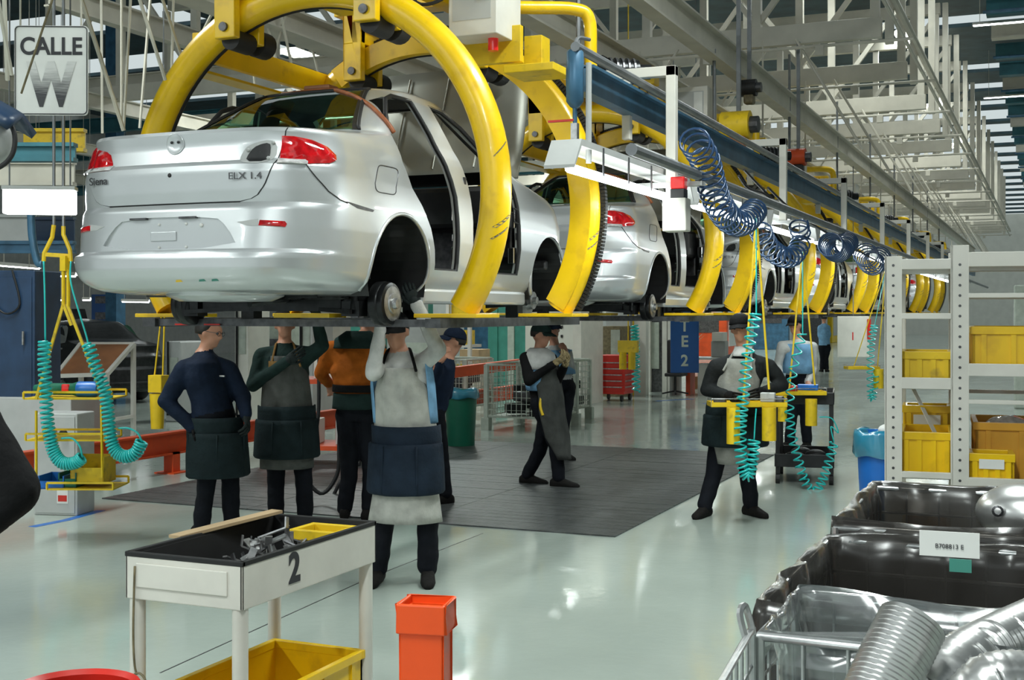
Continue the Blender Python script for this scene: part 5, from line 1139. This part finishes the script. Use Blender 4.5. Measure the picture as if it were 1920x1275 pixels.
# --- black cart
q = floor_at(1500, 905); t = thing('black_cart', 'black two tier cart on casters behind the cyan coil', 'cart', (q.x, q.y+.3, 0), .15)
for z, h in ((.80, .12), (.17, .13)):
    MB().b2((-.28, -.42, z), (.28, .42, z+.015)).build('tray_floor', 'black', t)
    for lo, hi in (((-.29, -.43, z), (-.275, .43, z+h)), ((.275, -.43, z), (.29, .43, z+h)), ((-.29, -.43, z), (.29, -.415, z+h)), ((-.29, .415, z), (.29, .43, z+h))): MB().b2(lo, hi).build('tray_wall', 'black', t, bevel=.004)
for x in (-.26, .26):
    for y in (-.39, .39): MB().b2((x-.02, y-.02, .10), (x+.02, y+.02, .82)).build('leg', 'black', t); MB().lathe([(0, -.02), (.05, -.02), (.05, .02), (0, .02)], (x, y, .05), 0, 14).build('caster', 'rubber', t)
for k, (x, y) in enumerate(((-.1, -.2), (.1, .05), (-.05, .25))): MB().ball((x, y, .25), .09, 10, (1.2, 1, .6)).build('dark_part', 'rubber', t, smooth=True)
# --- wire cage containers
def cage(label, px, py, w, d, h, rz=0.0):
    q = floor_at(px, py); t = thing('wire_cage', label, 'cage', (q.x, q.y, 0), rz, 'wire cages')
    for x in (0, w):
        for y in (0, d): MB().b2((x-.03, y-.03, 0), (x+.03, y+.03, h)).build('corner_post', 'cage', t); MB().b2((x-.06, y-.06, 0), (x+.06, y+.06, .18)).build('foot', 'cage', t)
    for z in (.2, h): MB().tube([(0, 0, z), (w, 0, z), (w, d, z), (0, d, z)], .02, 6, True).build('rim', 'cage', t)
    for k in range(1, 8):
        z = .2+(h-.2)*k/8; MB().tube([(0, 0, z), (w, 0, z), (w, d, z), (0, d, z)], .006, 5, True).build('hoop_wire', 'cage', t)
    for k in range(1, 12):
        for y in (0, d): MB().cyl((w*k/12, y, .2), (w*k/12, y, h), .005, 5).build('wire', 'cage', t)
        for x in (0, w): MB().cyl((x, d*k/12, .2), (x, d*k/12, h), .005, 5).build('wire', 'cage', t)
    MB().b2((0, 0, .18), (w, d, .2)).build('floor_sheet', 'cage', t)
    random.seed(px)
    for k in range(14): c = (random.uniform(.15, w-.15), random.uniform(.15, d-.15), random.uniform(.28, h*.75)); MB().box(c, (.28, .2, .14), Matrix.Rotation(k, 3, 'Z')).build('dark_part', 'blackgloss' if k % 3 else 'dsteel', t, bevel=.02)
    return t
cage('pale wire cage full of dark parts, nearest beside the green bin', 912, 806, .95, 1.2, .95); cage('pale wire cage further back behind the striding man', 975, 790, .8, 1.0, .95); cage('pale wire cage behind the front man, left of the green bin', 800, 784, .7, 1.0, .95)
for y0, lb in ((645, 'a'),):
    a, b = U(835, 700, dep=19), U(975, 682, dep=21); tag(MB().bar(a, b, .12, .16).build('guard_beam', 'redor'), 'orange-red beam lying across the top of the wire cages', 'beam')
# --- red barrier beam
t = thing('guard_rail', 'red steel barrier beam on feet along the left of the mat', 'barrier', (-8.65, 7.0, 0))
ibeam(MB(), (0, 0, .32), (0, 14, .32), .12, .22, .02).build('beam', 'redor', t)
for y in (.4, 3.9, 7.4, 10.9, 13.6): MB().b2((-.06, y-.06, 0), (.06, y+.06, .22)).build('foot', 'redor', t); MB().b2((-.13, y-.13, 0), (.13, y+.13, .012)).build('foot_plate', 'redor', t)
t = thing('parts_trolley', 'red steel parts trolley standing behind the green sweater man', 'trolley', floor_at(600, 868), .3)
for z in (.18, .92):
    MB().b2((-.55, -.35, z), (.55, .35, z+.05)).build('deck', 'redor', t)
for x in (-.52, .52):
    for y in (-.32, .32): MB().b2((x-.03, y-.03, .08), (x+.03, y+.03, 1.0)).build('post', 'redor' if y < 0 else 'white', t); MB().lathe([(0, -.02), (.05, -.02), (.05, .02), (0, .02)], (x, y, .05), 0, 12).build('caster', 'rubber', t)
for x, z, m in ((-.35, .97, 'lgrey'), (.1, .97, 'white'), (.35, .23, 'lgrey'), (-.1, .23, 'white')): MB().b2((x-.12, -.2, z), (x+.12, .15, z+.28)).build('load_box', m, t, bevel=.01)
for pts, lb in (([(548, 700), (545, 780), (560, 870), (600, 925), (632, 890), (636, 830), (640, 760)], 'black hose looping down behind the green sweater man'), ([(600, 600), (598, 690), (594, 800), (560, 900), (600, 960), (640, 900)], 'thin black hose hanging between the two men in front of the trolley')):
    tag(MB().tube(smoothpath(px_path(pts, dep=11.2 if 'loop' in lb else 11.8), 6), .018, 8).build('air_hose', 'rubber', smooth=True), lb, 'hose')
# --- yellow holder behind the navy man
p = U(295, 740, dep=12.2); t = thing('tool_holder', 'yellow tool holder hanging behind the navy sweatshirt man', 'tool holder', p)
MB().b2((-.09, -.03, .02), (.07, .09, .19)).build('plate', 'yellow2', t, bevel=.004); MB().lathe([(.05, -.33), (.06, -.33), (.075, .01), (.065, .01), (.05, -.32)], (0, 0, 0), 2, 16).build('tube', 'yellow2', t, smooth=40)
for x in (-.05, .05): MB().bar((x, .02, .18), (x*.3+.06, .02, .85), .012).build('strap', 'yellow2', t)
MB().cyl((.06, .02, .84), (.06, .02, 8.9-t.location.z), .006, 5).build('cable', 'pipe', t)
# --- left side: cabinet, electric box, board, black car
def cab(name, label, px0, px1, py0, py1, dep, d, m, cat, rz=None, kick=True):
    a, b = U(px0, py1, dep=dep), U(px1, py1, dep=dep); w = (b-a).length; z1 = U(px0, py0, dep=dep).z; z0 = max(0, a.z); c = (a+b)/2
    t = thing(name, label, cat, (c.x, c.y, z0), TH*.6 if rz is None else rz); MB().b2((-w/2, 0, 0), (w/2, d, z1-z0)).build('body', m, t, bevel=.01); return t, w, z1-z0
t, w, h = cab('tall_cabinet', 'dark navy steel cabinet at the left edge', -60, 70, 507, 760, 12.4, .5, 'navyp', 'cabinet')
MB().b2((-w*.46, -.01, h*.05), (w*.46, 0, h*.95)).build('door', 'navyp', t, bevel=.006); MB().cyl((w*.35, -.04, h*.45), (w*.35, -.04, h*.55), .012).build('handle', 'steel', t)
MB().tube(smoothpath([(-.1, -.03, h), (-.1, -.03, h*.8), (.05, -.04, h*.68), (.2, -.03, h*.75), (.12, -.03, h)], 5), .01, 6).build('cable', 'rubber', t)
t, w, h = cab('plinth', 'low grey plinth under the navy cabinet', -60, 140, 745, 880, 12.3, .8, 'lgrey', 'plinth')
t, w, h = cab('switch_cabinet', 'pale electric switch cabinet with knob behind the left tool rack', 60, 148, 775, 985, 10.6, .3, 'lgrey', 'switch cabinet')
MB().b2((-w*.45, -.008, .02), (w*.45, 0, h*.97)).build('door', 'lgrey', t, bevel=.004); MB().lathe([(0, -.03), (.03, -.03), (.038, -.01), (.038, 0)], (w*.2, -.01, h*.8), 1, 16).build('rotary_knob', 'black', t); MB().lathe([(0, -.02), (.02, -.02), (.02, 0)], (0, -.01, h*.83), 1, 12).build('stop_button', 'red', t)
MB().b2((.02, -.012, h*.12), (.12, -.009, h*.42)).build('notice', 'paper', t); MB().b2((.03, -.014, h*.14), (.11, -.011, h*.2)).build('notice_stripe', 'red', t)
t = thing('display_board', 'tilted brown board in a white tube frame at the left', 'board', (0, 0, 0)); dd = 16.5
A, B, C_, D_ = U(152, 645, dep=dd), U(250, 645, dep=dd), U(200, 702, dep=dd-.7), U(105, 705, dep=dd-.7)
MB().grid([[A, B], [D_, C_]]).build('panel', 'brown', t, solid=.02)
for a, b in ((A, B), (B, C_), (C_, D_), (D_, A)): MB().bar(a, b, .05, .05).build('frame_tube', 'white', t)
for q in (A, B, C_, D_): MB().bar((q.x, q.y, 0), q, .05, .05).build('leg', 'white', t)
MB().bar((C_.x, C_.y, .35), (B.x, B.y, .35), .04, .04).build('rail', 'white', t)
# black car parked in the next bay
def black_car():
    t = thing('parked_car', 'black finished car parked in the bay at the left', 'car', (0, 0, 0))
    lv = [.02+.03*i for i in range(46)]+[1.427]; lv = [c for c in lv if .05 <= c <= 1.427]
    m = loft(lv); m.v = [(x, y, z+.16) for x, y, z in m.v]; m.build('body', 'blackgloss', t, smooth=35)
    for s in (1, -1):
        for b in (0.02, 2.42):
            w = MB(); w.lathe([(r, s*h) for r, h in [(.0, .62), (.27, .62), (.30, .66), (.30, .79), (.27, .83), (.20, .835)]], (0, b, .30), 0, 28); w = w.build('tyre', 'rubber', t, smooth=40)
            MB().lathe([(.2, s*.832), (.19, s*.825), (.05, s*.835), (0, s*.84)], (0, b, .30), 0, 20).build('wheel_rim', 'steel', w, smooth=40)
            for k in range(6): a = k*PI/3; MB().bar((s*.842, b+.04*math.cos(a), .30+.04*math.sin(a)), (s*.836, b+.19*math.cos(a), .30+.19*math.sin(a)), .03, .01).build('spoke', 'steel', w)
        for op, nm in ((REAR_OPEN, 'rear'), (FRONT_OPEN, 'front')):
            q = [(b, c) for b, c in op if c > .84]; P_ = [(s*(lerp_tab(T_W, c)*1.02+.004), b, c+.16) for b, c in q]; MB().add(P_, [tuple(range(len(P_)))]).build('side_window', 'glass', t)
    MB().tube([(0.80, -.9, .62), (.83, 0.5, .60), (.83, 2.3, .60)], .01, 6).build('trim_strip', 'steel', t)
    return t
bc = black_car(); q = floor_at(262, 752); bc.location = (q.x-.6, q.y-.3, 0); bc.rotation_euler.z = 1.15
MB().grid([[(u*.7, 2.1+.75*v*.5, .98+.16+.75*v*.85) for u in (-1, -.5, 0, .5, 1)] for v in (0, .5, 1)]).build('raised_hood', 'blackgloss', bc, smooth=True, solid=.03)
t, w, h = cab('blue_locker', 'blue steel locker standing beyond the black car', 170, 210, 552, 725, 30, .6, 'signblue', 'locker')
for z in (.72, .9): MB().b2((-w*.3, -.01, h*z), (w*.3, 0, h*(z+.08))).build('vent', 'dsteel', t)
# lit tubes and yellow frames far left
for i, (a, b, dp) in enumerate((((0, 497), (75, 503), 20), ((45, 515), (143, 517), 18), ((68, 562), (120, 562), 26), ((155, 562), (170, 562), 26), ((228, 565), (280, 566), 27), ((0, 545), (60, 548), 30))):
    p_, q_ = U(*a, dep=dp), U(*b, dep=dp); lamp_fix('far_lamp', ['lit tube lamp slanting at the far left edge', 'bright lit tube lamp behind the yellow rack arms', 'lit tube lamp low behind the yellow rack struts', 'short lit tube beside the blue locker', 'lit tube lamp right of the blue locker under the car', 'dim lit tube lamp behind the navy cabinet'][i], 'far tube lamps', p_, q_, .12, 0)
for i, (x0, x1, y0, y1, dp, m, lb) in enumerate(((85, 160, 245, 282, 15, 'yellow2', 'yellow machine guard behind the street sign'), (0, 142, 272, 300, 13, 'tealp', 'teal beam crossing behind the lit work lamp'), (0, 140, 305, 345, 14, 'truss', 'cream beam below the teal beam at the left'), (0, 60, 405, 470, 16, 'lgrey', 'pale ribbed duct behind the work lamp'), (60, 140, 410, 470, 17, 'navyp', 'dark blue panel behind the yellow rack arms'), (0, 140, 455, 472, 15, 'blue', 'blue beam behind the yellow rack arms'))):
    a, b = U(x0-40, (y0+y1)/2, dep=dp), U(x1, (y0+y1)/2, dep=dp); hh = (y1-y0)*dp/F
    tag(ibeam(MB(), a, b, .14, hh, .04).build('bay_beam', m), lb, 'beam')
tag(MB().tube(smoothpath(px_path([(58, 380), (60, 440), (70, 490), (80, 495)], dep=9.6), 6), .03, 8).build('teal_hose', 'blue', smooth=True), 'thick blue hose curving down beside the yellow rack arms', 'hose')
# --- background right: partitions, chest, sign, office
def panel(name, label, x0, x1, ytop, ybot, d, m, cat='partition', rz=0.0):
    a = floor_at(x0, ybot); dp = 4042/(ybot-585); w = (x1-x0)*dp/F; h = EYE+(585-ytop)*dp/F
    t = thing(name, label, cat, (a.x, a.y, 0), TH*.5 if rz is None else rz); return t, w, h
t, w, h = panel('partition_wall', 'pale cream partition block behind the striding man', 985, 1115, 440, 758, .4, 'cream')
MB().b2((0, 0, 0), (w*.75, 1.2, h)).build('block', 'cream', t); MB().b2((w*.74, -.02, 0), (w*.86, 1.2, h)).build('corner_trim', 'white', t); MB().b2((0, -.005, .25), (w*.74, 0, .28)).build('blue_stripe', 'blue', t)
for z in (1.25, 1.42): MB().b2((w*.55, -.02, z), (w*.58, 0, z+.05)).build('switch', 'black', t)
t, w, h = panel('dark_cabinet', 'dark bronze cabinet with pale doors behind the red tool chest', 1118, 1162, 612, 745, .5, 'scuff', 'cabinet')
MB().b2((0, .3, 0), (w*.9, .9, h)).build('body', 'scuff', t); MB().b2((w*.45, .28, h*.5), (w*.86, .3, h*.95)).build('door', 'cage', t); MB().b2((-.1, .9, 0), (w*.9, .98, 4.2)).build('back_panel', 'grey', t)
t, w, h = panel('tool_chest', 'red rolling tool chest with five drawers', 1118, 1172, 666, 752, .5, 'red', 'tool chest', .0)
MB().b2((0, 0, .14), (w*1.0, .62, h)).build('carcass', 'red', t, bevel=.008)
for k in range(5):
    z = h-.12-(h-.30)*k/5; dr = MB().b2((w*.99, .02, z-(h-.3)/5+.015), (w*1.0+.012, .60, z)).build('drawer', 'red', t, bevel=.003); MB().b2((w+.012, .05, z-.03), (w+.03, .57, z-.01)).build('handle', 'steel', dr)
    dr = MB().b2((.02, -.012, z-(h-.3)/5+.015), (w*.97, 0, z)).build('drawer', 'red', t, bevel=.003); MB().b2((.04, -.03, z-.03), (w*.94, -.012, z-.01)).build('handle', 'steel', dr)
for x in (.06, w-.06):
    for y in (.06, .56): MB().lathe([(0, -.02), (.06, -.02), (.06, .02), (0, .02)], (x, y, .06), 0, 14).build('caster', 'rubber', t)
t, w, h = panel('partition_panel', 'pale partition panel right of the red tool chest', 1168, 1204, 430, 742, .2, 'cream'); MB().b2((0, .3, 0), (w, .5, h)).build('panel', 'cream', t); MB().b2((w*.3, .28, 0), (w*.36, .3, h)).build('joint', 'yellow2', t)
p = U(1178, 655, dep=20); t = thing('hanging_holder', 'small yellow tool holder hanging by the pale partition', 'tool holder', p); MB().b2((-.16, -.05, -.05), (.16, .05, .14)).build('plate', 'yellow2', t)
for x in (-.09, .06): MB().lathe([(.045, -.32), (.06, -.32), (.06, -.04), (.045, -.04)], (x, 0, 0), 2, 12).build('tube', 'yellow2', t)
MB().tube([(0, 0, .14), (0, 0, 7.7)], .010, 6).build('strap', 'yellow2', t)
tag(MB().tube(helix([U(1190, 610, dep=20.2), U(1192, 660, dep=20.2), U(1193, 735, dep=20.2)], .06, 16), .014, 6).build('coil_air_hose', 'cyan'), 'far cyan coiled hose hanging by the pale partition', 'hose')
t, w, h = panel('office_screen', 'dark glazed office screen with pale posts', 1204, 1245, 500, 737, .2, 'grey'); MB().b2((0, .5, 0), (w*.8, .6, 2.3)).build('screen', 'dsteel', t); MB().b2((w*.1, .46, .5), (w*.5, .5, 1.5)).build('notice_board', 'cage', t)
for x in (0, w*.82, w*1.05): MB().b2((x-.06, .4, 0), (x+.06, .56, 3.6)).build('post', 'white', t)
dp = 24.0; p = U(1284, 652, dep=dp); t = thing('station_sign', 'blue hanging sign with vertical letters T E 2', 'sign', p, TH); hw, hh = 26.5*dp/F, 47*dp/F
MB().b2((-hw, 0, -hh), (hw, .04, hh+.25)).build('board', 'signblue', t)
for ch, y in (('T', 612), ('E', 641), ('2', 677)): text('lettering', ch, 'cage', t, .30, frame((-.005, -.004, (652-y)*dp/F), (1, 0, 0), (0, 0, 1)), .002, sx=.95, bold=.008)
for x in (-hw*.8, hw*.8): MB().cyl((x, .02, hh), (x, .02, 8.9-p.z), .01, 6).build('hanger', 'pipe', t)
t, w, h = panel('office_desk', 'cluttered office desk with dark chair behind the blue sign', 1245, 1350, 690, 742, .5, 'grey', 'desk')
MB().b2((0, .3, .74), (w, 1.1, .78)).build('desk_top', 'lgrey', t)
for x in (.05, w-.05): MB().b2((x-.03, .35, 0), (x+.03, 1.05, .74)).build('leg', 'grey', t)
MB().b2((w*.72, .6, .78), (w*.98, .9, 1.12)).build('monitor', 'grey', t, bevel=.02); MB().b2((w*.75, .55, 1.12), (w*.95, .95, 1.3)).build('paper_tray', 'white', t); MB().b2((w*.05, .0, .45), (w*.3, .12, 1.15)).build('chair_back', 'black', t, bevel=.03); MB().b2((w*.03, -.1, .40), (w*.34, .4, .47)).build('chair_seat', 'black', t, bevel=.02); MB().cyl((w*.18, .1, .1), (w*.18, .1, .4), .03).build('chair_stem', 'black', t)
for k in range(5): a = k*2*PI/5; MB().bar((w*.18, .1, .1), (w*.18+.28*math.cos(a), .1+.28*math.sin(a), .05), .04, .03).build('chair_foot', 'black', t)
MB().b2((w*.28, .5, 0), (w*.36, .9, .6)).build('red_bin', 'redor', t); MB().b2((w*.5, .5, 0), (w*.68, .9, .65)).build('drawer_unit', 'white', t)
t = thing('potted_plant', 'green leafy plant beside the blue sign', 'plant', floor_at(1252, 735)+Vector((.2, 1.3, 0))); MB().lathe([(0, 0), (.11, 0), (.15, .28), (.13, .28), (0, .25)], n=16).build('pot', 'brown', t)
random.seed(5); MB().cyl((0, 0, .25), (0, 0, 1.3), .02, 6).build('stem', 'scuff', t)
for k in range(40):
    a, z, L = random.uniform(0, 6.28), random.uniform(.7, 1.7), random.uniform(.16, .32); d = Vector((math.cos(a), math.sin(a), random.uniform(.1, .9))); s_ = d.cross(Vector((0, 0, 1))).normalized()*.035; b0 = Vector((0, 0, z)); MB().add([b0, b0+d*L*.5+s_, b0+d*L, b0+d*L*.5-s_], [(0, 1, 2, 3)]).build('leaf', 'leaf', t)
# green machine and shelving behind the cages
t, w, h = panel('green_machine', 'sea green machine cabinet behind the wire cages', 895, 985, 560, 745, .5, 'seagreen', 'machine'); MB().b2((0, .5, 0), (w, 1.6, h)).build('cabinet', 'seagreen', t, bevel=.02)
for x in (.12, .5, .8): MB().b2((w*x-.02, .46, .2), (w*x+.12, .5, h*.9)).build('panel', 'cage' if x == .5 else 'seagreen', t)
MB().ball((w*.7, .48, h*.78), .04, 8).build('indicator', 'lampred', t)
t, w, h = panel('carton_stack', 'brown slatted cartons stacked left of the green machine', 862, 902, 655, 760, .5, 'cardboard', 'carton')
for x in (0, .52): MB().b2((w*x, .0, .6), (w*(x+.46), .5, h)).build('carton', 'cardboard', t)
MB().b2((-.05, -.05, 0), (w+.05, .55, .6)).build('pallet', 'truss', t)
t, w, h = panel('yellow_shelf', 'yellow and white shelf stand behind the front man', 835, 880, 520, 770, .5, 'yellow2', 'shelf')
for z in (.5, 1.1, 1.6, 2.0): MB().b2((0, .1, z), (w, .6, z+.05)).build('shelf', 'white', t); MB().b2((w*.1, .15, z+.05), (w*.8, .5, z+.3)).build('yellow_box', 'yellow2', t)
for x in (0, w): MB().b2((x-.03, .08, 0), (x+.03, .14, 2.4)).build('post', 'white', t)
# workstation frames behind the middle group
for i, (x0, x1, yb, yt, m, lb) in enumerate(((440, 470, 790, 560, 'white', 'white machine column behind the navy sweatshirt man'), (560, 590, 800, 555, 'lgrey', 'grey machine column behind the green sweater man'), (600, 625, 790, 560, 'white', 'pale machine column left of the orange jacket'), (470, 560, 775, 600, 'cage', 'pale green machine block behind the green sweater man'), (310, 345, 790, 640, 'lgrey', 'grey machine block behind the navy sweatshirt man'), (725, 830, 770, 610, 'grey', 'grey machine block behind the white apron man'))):
    t, w, h = panel('machine_frame', lb, x0, x1, yt, yb, .5, m, 'machine'); MB().b2((0, 0, 0), (w, .6, h)).build('column', m, t, bevel=.02); MB().b2((w*.15, -.02, h*.55), (w*.85, 0, h*.8)).build('access_panel', 'cage' if m != 'cage' else 'dsteel', t)
    MB().cyl((w*.3, -.05, .1), (w*.3, -.05, h), .02, 8).build('pipe', 'blackgloss', t)
# far bay: machines either side down the aisle
random.seed(21)
cols = ['seagreen', 'lgrey', 'blue', 'cage', 'cream', 'dsteel', 'yellow2', 'white', 'redor']
for k in range(16):
    y = 20+k*3.4; x = -12.5-random.random()*2; hgt = random.uniform(1.6, 3.4); m = cols[k % 9]
    t = thing('line_machine', '', 'machine', (x, y, 0)); t['label'] = '%s machine cabinet beyond the line, %s from the near end' % ({'seagreen': 'green', 'lgrey': 'grey', 'blue': 'blue', 'cage': 'pale green', 'cream': 'cream', 'dsteel': 'dark', 'yellow2': 'yellow', 'white': 'white', 'redor': 'red'}[m], ordn[k])
    t['group'] = 'machines beyond the line'
    MB().b2((0, 0, 0), (1.6, 2.2, hgt)).build('cabinet', m, t, bevel=.03); MB().b2((1.6, .3, .4), (1.63, 1.9, hgt*.8)).build('door', 'lgrey', t); MB().b2((.3, -.02, hgt*.55), (1.3, 0, hgt*.85)).build('window', 'dsteel', t); MB().b2((.2, .4, hgt), (.9, 1.2, hgt+.5)).build('top_unit', cols[(k+4) % 9], t)
for k in range(5):
    y = 24+k*5; t = thing('side_machine', '', 'machine', (-.6+k*.3, y, 0)); m = cols[(k*2+3) % 9]; t['label'] = 'far machine cabinet on the right of the aisle, %s from the rack' % ordn[k]; t['group'] = 'machines right of the aisle'
    MB().b2((0, 0, 0), (2.2, 1.6, 2.2)).build('cabinet', m, t, bevel=.03); MB().b2((-.02, .3, .4), (0, 1.3, 1.8)).build('door', 'lgrey', t)
# pale covered panels by the far carriers
p = U(1600, 625, dep=22); t = thing('cover_sheet', 'pale sheet with red mark hanging under the far carriers', 'cover', p, TH); MB().b2((-.28, 0, -.42), (.28, .02, .30)).build('sheet', 'white', t, bevel=.02); MB().b2((-.02, -.004, -.12), (.0, 0, .02)).build('mark', 'red', t); MB().b2((.24, -.03, -.1), (.3, .0, .25)).build('clip', 'red', t); MB().cyl((0, .01, .28), (0, .01, 3.4), .008, 5).build('cord', 'pipe', t)
